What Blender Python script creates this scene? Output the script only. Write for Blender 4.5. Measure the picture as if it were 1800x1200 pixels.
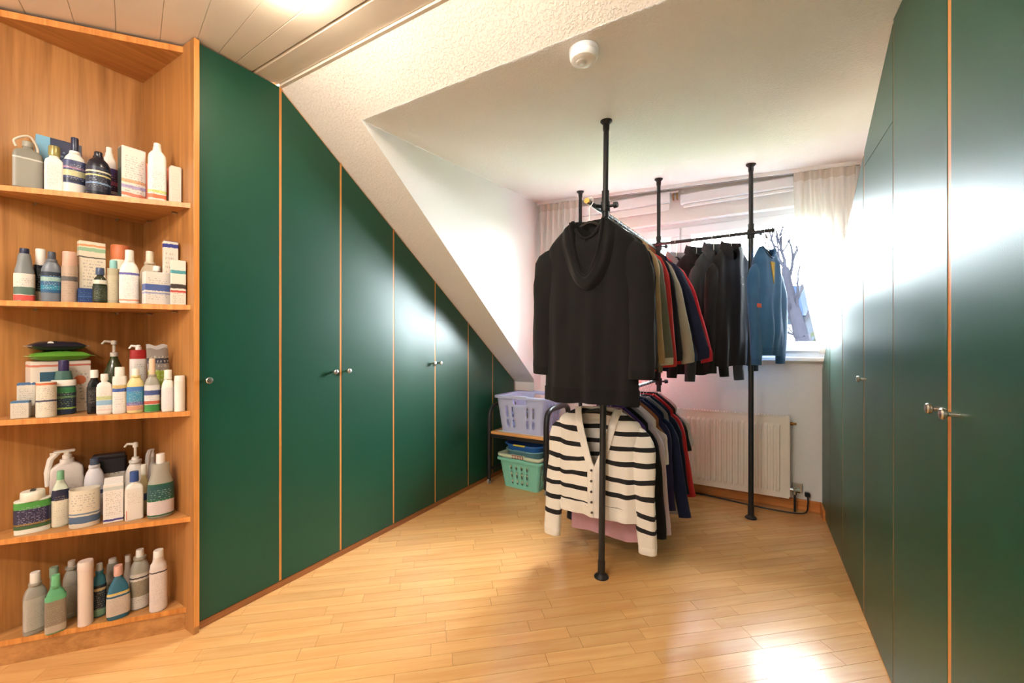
import bpy, bmesh, math, random
from mathutils import Vector, Matrix, noise

random.seed(7)
scene = bpy.context.scene
COL = scene.collection
for _o in list(bpy.data.objects):
    bpy.data.objects.remove(_o)

# ------------------------------------------------------------------ camera
F, CX, CY, CAMH = 728.0, 900.0, 601.0, 1.18          # focal length in px of an 1800x1200 frame
YAW = math.atan2(424, 728)
RV = (math.cos(YAW), math.sin(YAW))
WV = (-math.sin(YAW), math.cos(YAW))
cam_data = bpy.data.cameras.new('camera')
cam = bpy.data.objects.new('camera', cam_data)
COL.objects.link(cam)
cam.location = (0, 0, CAMH)
cam.rotation_euler = (math.pi / 2, 0, YAW)
cam_data.sensor_width = 36
cam_data.lens = F / 1800 * 36
cam_data.shift_y = 1 / 1800
cam_data.clip_start = 0.02
scene.camera = cam

# ------------------------------------------------------------------ world, light, exposure
scene.view_settings.view_transform = 'Standard'
scene.view_settings.look = 'None'
scene.view_settings.gamma = 1
scene.view_settings.use_curve_mapping = False
scene.view_settings.exposure = 2.58
SKY_STRENGTH = 17
LAMP_GLOW = 27          # dome lamps near the wardrobe
LAMP_GLOW_FILL = 80   # unseen fill lamps added over the entrance end of the room
world = bpy.data.worlds.new('overcast_sky')
scene.world = world
world.use_nodes = True
_bg = world.node_tree.nodes['Background']
_bg.inputs[0].default_value = (0.86, 0.93, 1.0, 1)
_bg.inputs[1].default_value = SKY_STRENGTH


def ray(px, py):
    u = (px - CX) / F
    return (WV[0] + u * RV[0], WV[1] + u * RV[1], (CY - py) / F)


def at(px, py, axis, val):
    d = ray(px, py)
    o = (0, 0, CAMH)
    t = (val - o[axis]) / d[axis]
    return Vector((o[0] + t * d[0], o[1] + t * d[1], o[2] + t * d[2]))


def lerp(a, b, t):
    return a + (b - a) * t


def sstep(t):
    t = max(0, min(1, t))
    return t * t * (3 - 2 * t)


# ------------------------------------------------------------------ materials
MATS = {}


def srgb(r, g, b):
    def f(c):
        c = c / 255
        return c / 12.92 if c <= .04045 else ((c + .055) / 1.055) ** 2.4
    return (f(r), f(g), f(b), 1)


def newmat(name):
    m = bpy.data.materials.new(name)
    m.use_nodes = True
    nt = m.node_tree
    return m, nt, nt.nodes['Principled BSDF']


def N(nt, typ, **kw):
    n = nt.nodes.new(typ)
    for k, v in kw.items():
        setattr(n, k, v)
    return n


def plain(name, rgb, rough=.5, metal=0, bump=0, bscale=60, var=0, spec=.5, sheen=0, coat=0, trans=0):
    if name in MATS:
        return MATS[name]
    m, nt, p = newmat(name)
    c = srgb(*rgb)
    p.inputs['Base Color'].default_value = c
    p.inputs['Roughness'].default_value = rough
    p.inputs['Metallic'].default_value = metal
    p.inputs['Specular IOR Level'].default_value = spec
    if coat:
        p.inputs['Coat Weight'].default_value = coat
    if trans:
        p.inputs['Transmission Weight'].default_value = trans
    if sheen:
        p.inputs['Sheen Weight'].default_value = sheen
        p.inputs['Sheen Roughness'].default_value = .5
    tc = N(nt, 'ShaderNodeTexCoord')
    if bump:
        nz = N(nt, 'ShaderNodeTexNoise')
        nz.inputs['Scale'].default_value = bscale
        nz.inputs['Detail'].default_value = 3
        b = N(nt, 'ShaderNodeBump')
        b.inputs['Strength'].default_value = bump
        b.inputs['Distance'].default_value = .01
        nt.links.new(tc.outputs['Object'], nz.inputs['Vector'])
        nt.links.new(nz.outputs['Fac'], b.inputs['Height'])
        nt.links.new(b.outputs['Normal'], p.inputs['Normal'])
    if var:
        nz2 = N(nt, 'ShaderNodeTexNoise')
        nz2.inputs['Scale'].default_value = 9
        nz2.inputs['Detail'].default_value = 4
        mx = N(nt, 'ShaderNodeMix', data_type='RGBA')
        mx.inputs[6].default_value = tuple(x * (1 - var) for x in c[:3]) + (1,)
        mx.inputs[7].default_value = tuple(min(1, x * (1 + var)) for x in c[:3]) + (1,)
        nt.links.new(tc.outputs['Object'], nz2.inputs['Vector'])
        nt.links.new(nz2.outputs['Fac'], mx.inputs[0])
        nt.links.new(mx.outputs[2], p.inputs['Base Color'])
    MATS[name] = m
    return m


def wood(name, dark, light, axis=2, fine=26, rough=.38, rnd=0, along=1.3):
    if name in MATS:
        return MATS[name]
    m, nt, p = newmat(name)
    tc = N(nt, 'ShaderNodeTexCoord')
    mp = N(nt, 'ShaderNodeMapping')
    sc = [fine] * 3
    sc[axis] = along
    mp.inputs['Scale'].default_value = sc
    src = tc.outputs['Object']
    if rnd:
        oi = N(nt, 'ShaderNodeObjectInfo')
        ad = N(nt, 'ShaderNodeVectorMath', operation='MULTIPLY_ADD')
        cb = N(nt, 'ShaderNodeCombineXYZ')
        for i in range(3):
            nt.links.new(oi.outputs['Random'], cb.inputs[i])
        nt.links.new(cb.outputs[0], ad.inputs[0])
        ad.inputs[1].default_value = (31, 17, 23)
        nt.links.new(src, ad.inputs[2])
        src = ad.outputs[0]
    nt.links.new(src, mp.inputs['Vector'])
    nz = N(nt, 'ShaderNodeTexNoise')
    nz.inputs['Scale'].default_value = 1
    nz.inputs['Detail'].default_value = 5
    nz.inputs['Distortion'].default_value = .9
    nt.links.new(mp.outputs[0], nz.inputs['Vector'])
    wv = N(nt, 'ShaderNodeTexNoise')
    wv.inputs['Scale'].default_value = 5
    wv.inputs['Detail'].default_value = 2
    nt.links.new(mp.outputs[0], wv.inputs['Vector'])
    mixf = N(nt, 'ShaderNodeMath', operation='MULTIPLY_ADD')
    nt.links.new(wv.outputs['Fac'], mixf.inputs[0])
    mixf.inputs[1].default_value = .35
    nt.links.new(nz.outputs['Fac'], mixf.inputs[2])
    rp = N(nt, 'ShaderNodeValToRGB')
    rp.color_ramp.elements[0].position = .42
    rp.color_ramp.elements[1].position = .86
    rp.color_ramp.elements[0].color = srgb(*dark)
    rp.color_ramp.elements[1].color = srgb(*light)
    nt.links.new(mixf.outputs[0], rp.inputs[0])
    out = rp.outputs[0]
    if rnd:
        hs = N(nt, 'ShaderNodeHueSaturation')
        mr = N(nt, 'ShaderNodeMapRange')
        mr.inputs[3].default_value = 1 - rnd
        mr.inputs[4].default_value = 1 + rnd
        nt.links.new(oi.outputs['Random'], mr.inputs[0])
        nt.links.new(mr.outputs[0], hs.inputs['Value'])
        nt.links.new(out, hs.inputs['Color'])
        out = hs.outputs[0]
    nt.links.new(out, p.inputs['Base Color'])
    p.inputs['Roughness'].default_value = rough
    b = N(nt, 'ShaderNodeBump')
    b.inputs['Strength'].default_value = .08
    b.inputs['Distance'].default_value = .004
    nt.links.new(mixf.outputs[0], b.inputs['Height'])
    nt.links.new(b.outputs[0], p.inputs['Normal'])
    MATS[name] = m
    return m


_pn = [0]


def printed(bg, bands=(), text=None, rough=.4, tz=(.15, .85), tx=(.12, .88), rows=11, axis=0):
    """Printed carton / label: flat colour bands by height plus rows of tiny word marks."""
    _pn[0] += 1
    m, nt, p = newmat('print_%d' % _pn[0])
    tc = N(nt, 'ShaderNodeTexCoord')
    sp = N(nt, 'ShaderNodeSeparateXYZ')
    nt.links.new(tc.outputs['Generated'], sp.inputs[0])
    rp = N(nt, 'ShaderNodeValToRGB')
    cr = rp.color_ramp
    cr.interpolation = 'CONSTANT'
    stops = [(0, bg)]
    for z0, z1, c in sorted(bands):
        stops += [(z0, c), (z1, bg)]
    cr.elements[0].position = 0
    cr.elements[0].color = srgb(*stops[0][1])
    cr.elements.remove(cr.elements[1])
    for z, c in stops[1:]:
        e = cr.elements.new(min(1, z))
        e.color = srgb(*c)
    # wavy print edges
    nz = N(nt, 'ShaderNodeTexNoise')
    nz.inputs['Scale'].default_value = 3.5
    nt.links.new(tc.outputs['Generated'], nz.inputs['Vector'])
    ma = N(nt, 'ShaderNodeMath', operation='MULTIPLY_ADD')
    nt.links.new(nz.outputs['Fac'], ma.inputs[0])
    ma.inputs[1].default_value = .04
    sb = N(nt, 'ShaderNodeMath', operation='SUBTRACT')
    nt.links.new(sp.outputs[2], sb.inputs[0])
    sb.inputs[1].default_value = .02
    nt.links.new(sb.outputs[0], ma.inputs[2])
    nt.links.new(ma.outputs[0], rp.inputs[0])
    out = rp.outputs[0]
    if text:
        cb = N(nt, 'ShaderNodeCombineXYZ')
        nt.links.new(sp.outputs[axis], cb.inputs[0])
        nt.links.new(sp.outputs[2], cb.inputs[1])
        br = N(nt, 'ShaderNodeTexBrick')
        br.offset = .37
        br.inputs['Scale'].default_value = 1
        br.inputs['Brick Width'].default_value = .13
        br.inputs['Row Height'].default_value = 1 / (rows * 1.3)
        br.inputs['Mortar Size'].default_value = .24 / rows
        br.inputs['Mortar Smooth'].default_value = .2
        nt.links.new(cb.outputs[0], br.inputs['Vector'])
        inv = N(nt, 'ShaderNodeMath', operation='SUBTRACT')
        inv.inputs[0].default_value = 1
        nt.links.new(br.outputs['Fac'], inv.inputs[1])
        fac = inv.outputs[0]
        nz3 = N(nt, 'ShaderNodeTexNoise')
        nz3.inputs['Scale'].default_value = 14
        nt.links.new(tc.outputs['Generated'], nz3.inputs['Vector'])
        gt = N(nt, 'ShaderNodeMath', operation='GREATER_THAN')
        gt.inputs[1].default_value = .5
        nt.links.new(nz3.outputs['Fac'], gt.inputs[0])

        def mul(a, b):
            q = N(nt, 'ShaderNodeMath', operation='MULTIPLY')
            nt.links.new(a, q.inputs[0])
            nt.links.new(b, q.inputs[1])
            return q.outputs[0]
        fac = mul(fac, gt.outputs[0])
        for outp, (lo, hi) in ((sp.outputs[2], tz), (sp.outputs[axis], tx)):
            for val, op in ((lo, 'GREATER_THAN'), (hi, 'LESS_THAN')):
                c = N(nt, 'ShaderNodeMath', operation=op)
                nt.links.new(outp, c.inputs[0])
                c.inputs[1].default_value = val
                fac = mul(fac, c.outputs[0])
        sc = N(nt, 'ShaderNodeMath', operation='MULTIPLY')
        nt.links.new(fac, sc.inputs[0])
        sc.inputs[1].default_value = .5
        mx = N(nt, 'ShaderNodeMix', data_type='RGBA')
        nt.links.new(sc.outputs[0], mx.inputs[0])
        nt.links.new(out, mx.inputs[6])
        mx.inputs[7].default_value = srgb(*text)
        out = mx.outputs[2]
    nt.links.new(out, p.inputs['Base Color'])
    p.inputs['Roughness'].default_value = rough
    return m


def plaster(name, rgb, strength=.5, scale=120):
    m, nt, p = newmat(name)
    p.inputs['Base Color'].default_value = srgb(*rgb)
    p.inputs['Roughness'].default_value = .85
    p.inputs['Specular IOR Level'].default_value = .2
    tc = N(nt, 'ShaderNodeTexCoord')
    nz = N(nt, 'ShaderNodeTexNoise')
    nz.inputs['Scale'].default_value = scale
    nz.inputs['Detail'].default_value = 2.5
    nz.inputs['Distortion'].default_value = .6
    rp = N(nt, 'ShaderNodeValToRGB')
    rp.color_ramp.elements[0].position = .46
    rp.color_ramp.elements[1].position = .66
    nt.links.new(tc.outputs['Object'], nz.inputs['Vector'])
    nt.links.new(nz.outputs['Fac'], rp.inputs[0])
    b = N(nt, 'ShaderNodeBump')
    b.inputs['Strength'].default_value = strength
    b.inputs['Distance'].default_value = .004
    nt.links.new(rp.outputs[0], b.inputs['Height'])
    nt.links.new(b.outputs[0], p.inputs['Normal'])
    return m


def green_laminate():
    m, nt, p = newmat('green_laminate')
    tc = N(nt, 'ShaderNodeTexCoord')
    nz = N(nt, 'ShaderNodeTexNoise')
    nz.inputs['Scale'].default_value = 420
    nz.inputs['Detail'].default_value = 2
    nt.links.new(tc.outputs['Object'], nz.inputs['Vector'])
    b = N(nt, 'ShaderNodeBump')
    b.inputs['Strength'].default_value = .12
    b.inputs['Distance'].default_value = .002
    nt.links.new(nz.outputs['Fac'], b.inputs['Height'])
    nt.links.new(b.outputs[0], p.inputs['Normal'])
    n2 = N(nt, 'ShaderNodeTexNoise')
    n2.inputs['Scale'].default_value = 2.2
    nt.links.new(tc.outputs['Object'], n2.inputs['Vector'])
    mx = N(nt, 'ShaderNodeMix', data_type='RGBA')
    nt.links.new(n2.outputs['Fac'], mx.inputs[0])
    mx.inputs[6].default_value = srgb(12, 66, 48)
    mx.inputs[7].default_value = srgb(18, 76, 54)
    nt.links.new(mx.outputs[2], p.inputs['Base Color'])
    p.inputs['Roughness'].default_value = .37
    p.inputs['Specular IOR Level'].default_value = .48
    return m


def fabric(name, rgb, rough=.9, weave=320, strength=.25, sheen=.25):
    key = 'fab_' + name
    if key in MATS:
        return MATS[key]
    m, nt, p = newmat(key)
    c = srgb(*rgb)
    p.inputs['Roughness'].default_value = rough
    p.inputs['Specular IOR Level'].default_value = .2
    p.inputs['Sheen Weight'].default_value = sheen * .4
    p.inputs['Sheen Roughness'].default_value = .5
    tc = N(nt, 'ShaderNodeTexCoord')
    nz = N(nt, 'ShaderNodeTexNoise')
    nz.inputs['Scale'].default_value = weave
    nt.links.new(tc.outputs['Object'], nz.inputs['Vector'])
    n2 = N(nt, 'ShaderNodeTexNoise')
    n2.inputs['Scale'].default_value = 12
    n2.inputs['Detail'].default_value = 4
    nt.links.new(tc.outputs['Object'], n2.inputs['Vector'])
    mx = N(nt, 'ShaderNodeMix', data_type='RGBA')
    nt.links.new(n2.outputs['Fac'], mx.inputs[0])
    mx.inputs[6].default_value = tuple(x * .82 for x in c[:3]) + (1,)
    mx.inputs[7].default_value = tuple(min(1, x * 1.18) for x in c[:3]) + (1,)
    nt.links.new(mx.outputs[2], p.inputs['Base Color'])
    b = N(nt, 'ShaderNodeBump')
    b.inputs['Strength'].default_value = strength
    b.inputs['Distance'].default_value = .003
    nt.links.new(nz.outputs['Fac'], b.inputs['Height'])
    nt.links.new(b.outputs[0], p.inputs['Normal'])
    MATS[key] = m
    return m


def striped_knit(low):
    m, nt, p = newmat('striped_knit_%d' % round(low * 100))
    tc = N(nt, 'ShaderNodeTexCoord')
    sp = N(nt, 'ShaderNodeSeparateXYZ')
    nt.links.new(tc.outputs['Object'], sp.inputs[0])
    nz = N(nt, 'ShaderNodeTexNoise')
    nz.inputs['Scale'].default_value = 5
    nz.inputs['Detail'].default_value = 1
    nt.links.new(tc.outputs['Object'], nz.inputs['Vector'])
    ad = N(nt, 'ShaderNodeMath', operation='MULTIPLY_ADD')
    nt.links.new(nz.outputs['Fac'], ad.inputs[0])
    ad.inputs[1].default_value = .05
    nt.links.new(sp.outputs[2], ad.inputs[2])
    ml = N(nt, 'ShaderNodeMath', operation='MULTIPLY_ADD')
    nt.links.new(ad.outputs[0], ml.inputs[0])
    ml.inputs[1].default_value = 1 / .079
    ml.inputs[2].default_value = .12
    fr = N(nt, 'ShaderNodeMath', operation='FRACT')
    nt.links.new(ml.outputs[0], fr.inputs[0])
    gt = N(nt, 'ShaderNodeMath', operation='LESS_THAN')
    nt.links.new(fr.outputs[0], gt.inputs[0])
    gt.inputs[1].default_value = .31
    lo = N(nt, 'ShaderNodeMath', operation='GREATER_THAN')
    nt.links.new(sp.outputs[2], lo.inputs[0])
    lo.inputs[1].default_value = low
    mu = N(nt, 'ShaderNodeMath', operation='MULTIPLY')
    nt.links.new(gt.outputs[0], mu.inputs[0])
    nt.links.new(lo.outputs[0], mu.inputs[1])
    mx = N(nt, 'ShaderNodeMix', data_type='RGBA')
    nt.links.new(mu.outputs[0], mx.inputs[0])
    mx.inputs[6].default_value = srgb(236, 230, 220)
    mx.inputs[7].default_value = srgb(28, 27, 29)
    nt.links.new(mx.outputs[2], p.inputs['Base Color'])
    p.inputs['Roughness'].default_value = .95
    wv = N(nt, 'ShaderNodeTexWave')
    wv.bands_direction = 'X'
    wv.inputs['Scale'].default_value = 90
    wv.inputs['Distortion'].default_value = .6
    nt.links.new(tc.outputs['Object'], wv.inputs['Vector'])
    b = N(nt, 'ShaderNodeBump')
    b.inputs['Strength'].default_value = .35
    b.inputs['Distance'].default_value = .002
    nt.links.new(wv.outputs['Fac'], b.inputs['Height'])
    nt.links.new(b.outputs[0], p.inputs['Normal'])
    return m


def emit(name, rgb, s):
    m = bpy.data.materials.new(name)
    m.use_nodes = True
    nt = m.node_tree
    nt.nodes.clear()
    e = N(nt, 'ShaderNodeEmission')
    e.inputs[0].default_value = srgb(*rgb)
    e.inputs[1].default_value = s
    o = N(nt, 'ShaderNodeOutputMaterial')
    nt.links.new(e.outputs[0], o.inputs[0])
    return m


def glass_pane():
    m = bpy.data.materials.new('window_glass')
    m.use_nodes = True
    nt = m.node_tree
    nt.nodes.clear()
    t = N(nt, 'ShaderNodeBsdfTransparent')
    t.inputs[0].default_value = (.97, .985, .98, 1)
    g = N(nt, 'ShaderNodeBsdfGlossy')
    g.inputs['Roughness'].default_value = .02
    fr = N(nt, 'ShaderNodeFresnel')
    fr.inputs[0].default_value = 1.35
    mx = N(nt, 'ShaderNodeMixShader')
    o = N(nt, 'ShaderNodeOutputMaterial')
    nt.links.new(fr.outputs[0], mx.inputs[0])
    nt.links.new(t.outputs[0], mx.inputs[1])
    nt.links.new(g.outputs[0], mx.inputs[2])
    nt.links.new(mx.outputs[0], o.inputs[0])
    return m


def curtain_mat():
    m = bpy.data.materials.new('sheer_curtain')
    m.use_nodes = True
    nt = m.node_tree
    nt.nodes.clear()
    d = N(nt, 'ShaderNodeBsdfDiffuse')
    d.inputs[0].default_value = srgb(240, 236, 230)
    t = N(nt, 'ShaderNodeBsdfTranslucent')
    t.inputs[0].default_value = srgb(240, 238, 234)
    tr = N(nt, 'ShaderNodeBsdfTransparent')
    m1 = N(nt, 'ShaderNodeMixShader')
    m1.inputs[0].default_value = .22
    m2 = N(nt, 'ShaderNodeMixShader')
    m2.inputs[0].default_value = .07
    tc = N(nt, 'ShaderNodeTexCoord')
    nz = N(nt, 'ShaderNodeTexNoise')
    nz.inputs['Scale'].default_value = 260
    b = N(nt, 'ShaderNodeBump')
    b.inputs['Strength'].default_value = .2
    b.inputs['Distance'].default_value = .002
    o = N(nt, 'ShaderNodeOutputMaterial')
    nt.links.new(tc.outputs['Object'], nz.inputs['Vector'])
    nt.links.new(nz.outputs['Fac'], b.inputs['Height'])
    nt.links.new(b.outputs[0], d.inputs['Normal'])
    nt.links.new(d.outputs[0], m1.inputs[1])
    nt.links.new(t.outputs[0], m1.inputs[2])
    nt.links.new(m1.outputs[0], m2.inputs[1])
    nt.links.new(tr.outputs[0], m2.inputs[2])
    nt.links.new(m2.outputs[0], o.inputs[0])
    return m


M_GREEN = green_laminate()
M_OAK_V = wood('oak_vertical', (150, 97, 46), (190, 133, 74), 2, 24, .4, along=1.1)
M_OAK_H = wood('oak_shelf', (158, 104, 52), (198, 142, 84), 1, 24, .38, along=1.6)
M_OAK_EDGE = wood('oak_edge', (186, 112, 44), (222, 150, 76), 2, 40, .4, along=1.5)
M_PLINTH = wood('oak_plinth', (128, 74, 34), (166, 102, 52), 1, 30, .45, along=1.5)
M_BASE = wood('oak_baseboard', (186, 108, 46), (222, 146, 76), 0, 30, .4, along=1.5)
M_FLOOR = wood('maple_strip', (208, 150, 88), (222, 171, 110), 0, 22, .21, rnd=.065, along=1.6)
M_FLOORBASE = plain('floor_joint', (150, 96, 46), .5)
M_PLAST = plaster('woodchip_white', (238, 235, 230), .42, 95)
M_WALL = plaster('wall_white', (238, 236, 232), .3, 120)
M_BOARD = plain('ceiling_board_white', (226, 216, 204), .28)
M_BOARDGAP = plain('ceiling_joint', (160, 147, 132), .8)
M_WHITE = plain('white_lacquer', (240, 240, 238), .35)
M_PVC = plain('white_pvc', (238, 240, 242), .3)
M_RAD = plain('radiator_enamel', (240, 233, 220), .35)
M_BLACK = plain('black_powder_coat', (30, 31, 33), .42, bump=.05, bscale=300)
M_BLKPL = plain('black_plastic', (26, 26, 28), .45)
M_STEEL = plain('brushed_steel', (196, 192, 184), .3, metal=1)
M_CHROME = plain('chrome', (215, 215, 215), .12, metal=1)
M_BRASS = plain('brass', (160, 118, 62), .38, metal=1)
M_GLASS = glass_pane()
M_CURT = curtain_mat()


# ------------------------------------------------------------------ mesh helpers
class MB:
    def __init__(self):
        self.v = []
        self.f = []

    def add(self, vs, fs):
        o = len(self.v)
        self.v += [tuple(p) for p in vs]
        self.f += [tuple(i + o for i in q) for q in fs]
        return self

    def box(self, x0, x1, y0, y1, z0, z1):
        vs = [(x, y, z) for z in (z0, z1) for y in (y0, y1) for x in (x0, x1)]
        fs = [(0, 2, 3, 1), (4, 5, 7, 6), (0, 1, 5, 4), (2, 6, 7, 3), (0, 4, 6, 2), (1, 3, 7, 5)]
        return self.add(vs, fs)

    def bbox(self, x0, x1, y0, y1, z0, z1, b=.003, seg=1):
        bm = bmesh.new()
        bmesh.ops.create_cube(bm, size=1)
        for v in bm.verts:
            v.co = Vector((lerp(x0, x1, v.co.x + .5), lerp(y0, y1, v.co.y + .5), lerp(z0, z1, v.co.z + .5)))
        bmesh.ops.bevel(bm, geom=list(bm.edges), offset=b, segments=seg, affect='EDGES', profile=.6)
        bm.verts.index_update()
        self.add([v.co.copy() for v in bm.verts], [[v.index for v in f.verts] for f in bm.faces])
        bm.free()
        return self

    def prism(self, poly, axis, a, b):
        """poly: 2D points in the two other axes (in axis order), extruded a..b on axis."""
        n = len(poly)

        def mk(p, t):
            q = list(p)
            q.insert(axis, t)
            return tuple(q)
        vs = [mk(p, a) for p in poly] + [mk(p, b) for p in poly]
        fs = [tuple(range(n)), tuple(range(2 * n - 1, n - 1, -1))]
        fs += [(i, (i + 1) % n, n + (i + 1) % n, n + i) for i in range(n)]
        return self.add(vs, fs)

    def loft(self, rings, cap0=True, cap1=True, closed=True):
        n = len(rings[0])
        vs = [p for r in rings for p in r]
        fs = []
        m = n if closed else n - 1
        for i in range(len(rings) - 1):
            for k in range(m):
                a = i * n + k
                b = i * n + (k + 1) % n
                fs.append((a, b, b + n, a + n))
        if cap0:
            fs.append(tuple(range(n - 1, -1, -1)))
        if cap1:
            o = (len(rings) - 1) * n
            fs.append(tuple(range(o, o + n)))
        return self.add(vs, fs)

    def tube(self, path, r, n=10, caps=True, ell=1.0):
        path = [Vector(p) for p in path]
        rs = r if isinstance(r, (list, tuple)) else [r] * len(path)
        rings = []
        up = None
        for i, p in enumerate(path):
            a = path[max(0, i - 1)]
            b = path[min(len(path) - 1, i + 1)]
            t = (b - a)
            t = t.normalized() if t.length > 1e-9 else Vector((0, 0, 1))
            if up is None:
                up = Vector((0, 0, 1)) if abs(t.z) < .9 else Vector((0, 1, 0))
            s = t.cross(up)
            if s.length < 1e-6:
                s = t.cross(Vector((1, 0, 0)))
            s.normalize()
            up = s.cross(t).normalized()
            rings.append([p + s * (rs[i] * math.cos(2 * math.pi * k / n)) + up * (rs[i] * ell * math.sin(2 * math.pi * k / n)) for k in range(n)])
        return self.loft(rings, caps, caps)

    def lathe(self, prof, c=(0, 0, 0), n=20, cap0=True, cap1=True):
        rings = [[(c[0] + r * math.cos(2 * math.pi * k / n), c[1] + r * math.sin(2 * math.pi * k / n), c[2] + z) for k in range(n)] for r, z in prof]
        return self.loft(rings, cap0, cap1)

    def grid(self, fn, nu, nv):
        vs = [fn(i / nu, j / nv) for j in range(nv + 1) for i in range(nu + 1)]
        fs = [(j * (nu + 1) + i, j * (nu + 1) + i + 1, (j + 1) * (nu + 1) + i + 1, (j + 1) * (nu + 1) + i) for j in range(nv) for i in range(nu)]
        return self.add(vs, fs)


ORG = {}


def obj(name, mb, mat, parent=None, smooth=False, world=True, ang=35):
    """One mesh object. world=True: vertices in world coords (a parent must be unrotated)."""
    vs = [Vector(p) for p in mb.v]
    if world:
        if parent is not None:
            org = ORG[parent]
        else:
            lo = [min(p[i] for p in vs) for i in range(3)]
            hi = [max(p[i] for p in vs) for i in range(3)]
            org = Vector(((lo[0] + hi[0]) / 2, (lo[1] + hi[1]) / 2, lo[2]))
        vs = [p - org for p in vs]
    else:
        org = Vector((0, 0, 0))
    me = bpy.data.meshes.new(name)
    me.from_pydata([tuple(p) for p in vs], [], mb.f)
    me.validate()
    bm = bmesh.new()
    bm.from_mesh(me)
    bmesh.ops.recalc_face_normals(bm, faces=bm.faces)
    bm.to_mesh(me)
    bm.free()
    me.materials.append(mat)
    if smooth:
        for p in me.polygons:
            p.use_smooth = True
        me.set_sharp_from_angle(angle=math.radians(ang))
    o = bpy.data.objects.new(name, me)
    COL.objects.link(o)
    if parent is not None:
        o.parent = parent
    elif world:
        o.location = org
    ORG[o] = org
    return o


def thing(name, label, cat, loc=(0, 0, 0), rz=0, group=None):
    o = bpy.data.objects.new(name, None)
    o.empty_display_size = .05
    COL.objects.link(o)
    o.location = loc
    o.rotation_euler = (0, 0, rz)
    tag(o, label, cat, group)
    ORG[o] = Vector(loc)
    return o


def tag(o, label, cat, group=None):
    o['label'] = label
    o['category'] = cat
    if group:
        o['group'] = group
    return o


def struct(name, mb, mat, label=None, smooth=False, parent=None):
    o = obj(name, mb, mat, parent, smooth)
    if parent is None:
        o['kind'] = 'structure'
        if label:
            o['label'] = label
    return o


# ================================================================== ROOM SHELL
XL, XR = -1.96, .41            # fronts of the left and right wardrobes
YW = 3.55                      # window wall
ZC = 2.41                      # boarded ceiling
XWL, XWR = -2.45, .62
YB = -1.7
Y0R, ZR0, SR = 1.155, 2.408, .7018     # where the roof slope begins, its height and fall
YD, ZD = 1.37, 2.258           # front edge of dormer ceiling


def roof_z(y):
    return ZR0 - SR * (y - Y0R)


def cheek_x(y):
    return -1.645 - (y - 1.37) * .048


def dorm_z(x, y):
    t = (y - YD) / (YW - YD)
    zb = lerp(2.49, 2.36, (x + 1.75) / 2.37)
    return lerp(ZD, zb, t)


# floor with its parquet strips
floor = struct('floor', MB().box(XWL, XWR + .05, YB, YW + .05, -.05, -.004), M_FLOORBASE, 'pale maple strip parquet floor laid diagonally')
SW, FA = .0635, math.radians(40.5)
_fd = (math.cos(FA), math.sin(FA))
_fn = (-_fd[1], _fd[0])


def clip(poly, x0, x1, y0, y1):
    for ax, lim, sg in ((0, x0, 1), (0, x1, -1), (1, y0, 1), (1, y1, -1)):
        out = []
        for i in range(len(poly)):
            a, b = poly[i], poly[(i + 1) % len(poly)]
            da, db = sg * (a[ax] - lim), sg * (b[ax] - lim)
            if da >= 0:
                out.append(a)
            if da * db < 0:
                t = da / (da - db)
                out.append((lerp(a[0], b[0], t), lerp(a[1], b[1], t)))
        poly = out
        if len(poly) < 3:
            return []
    return poly


strips = []
rr = random.Random(3)
for k in range(-60, 70):
    s = -5 + rr.random() * .5
    while s < 6:
        L = rr.choice((.26, .34, .42, .5, .55))
        g = .0006
        c = [(s + g, k * SW + g), (s + L - g, k * SW + g), (s + L - g, (k + 1) * SW - g), (s + g, (k + 1) * SW - g)]
        s += L
        w = [(a * _fd[0] + b * _fn[0], a * _fd[1] + b * _fn[1]) for a, b in c]
        cl = clip(w, XWL + .02, XWR - .01, YB, YW - .002)
        if len(cl) >= 3:
            strips.append((w, cl))


def in_view(p):
    zc = p[0] * WV[0] + p[1] * WV[1]
    if zc < .9:
        return False
    u = (p[0] * RV[0] + p[1] * RV[1]) / zc
    return abs(u) < 1.3 and p[0] > XL - .1 - (.5 if p[1] < .85 else 0) and p[0] < XR + .05 and p[1] < YW


seen, rest = [], []
for w, cl in strips:
    cx = sum(p[0] for p in cl) / len(cl)
    cy = sum(p[1] for p in cl) / len(cl)
    vis = any(in_view(p) for p in cl + [(cx, cy)])
    (seen if vis else rest).append((math.hypot(cx, cy), w, cl))
seen.sort(key=lambda t: t[0])
rest += seen[300:]
seen = seen[:300]
for d, w, cl in seen:
    cx = sum(p[0] for p in w) / 4
    cy = sum(p[1] for p in w) / 4
    loc = [((x - cx) * _fd[0] + (y - cy) * _fd[1], (x - cx) * _fn[0] + (y - cy) * _fn[1]) for x, y in cl]
    o = obj('floor_strip', MB().prism(loc, 2, -.004, 0), M_FLOOR, floor, world=False)
    o.location = Vector((cx, cy, 0)) - ORG[floor]
    o.rotation_euler = (0, 0, FA)
mb = MB()
for d, w, cl in rest:
    mb.prism(cl, 2, -.004, 0)
o = obj('floor_strips_beyond', mb, M_FLOOR, floor)
o['kind'] = 'stuff'

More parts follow.
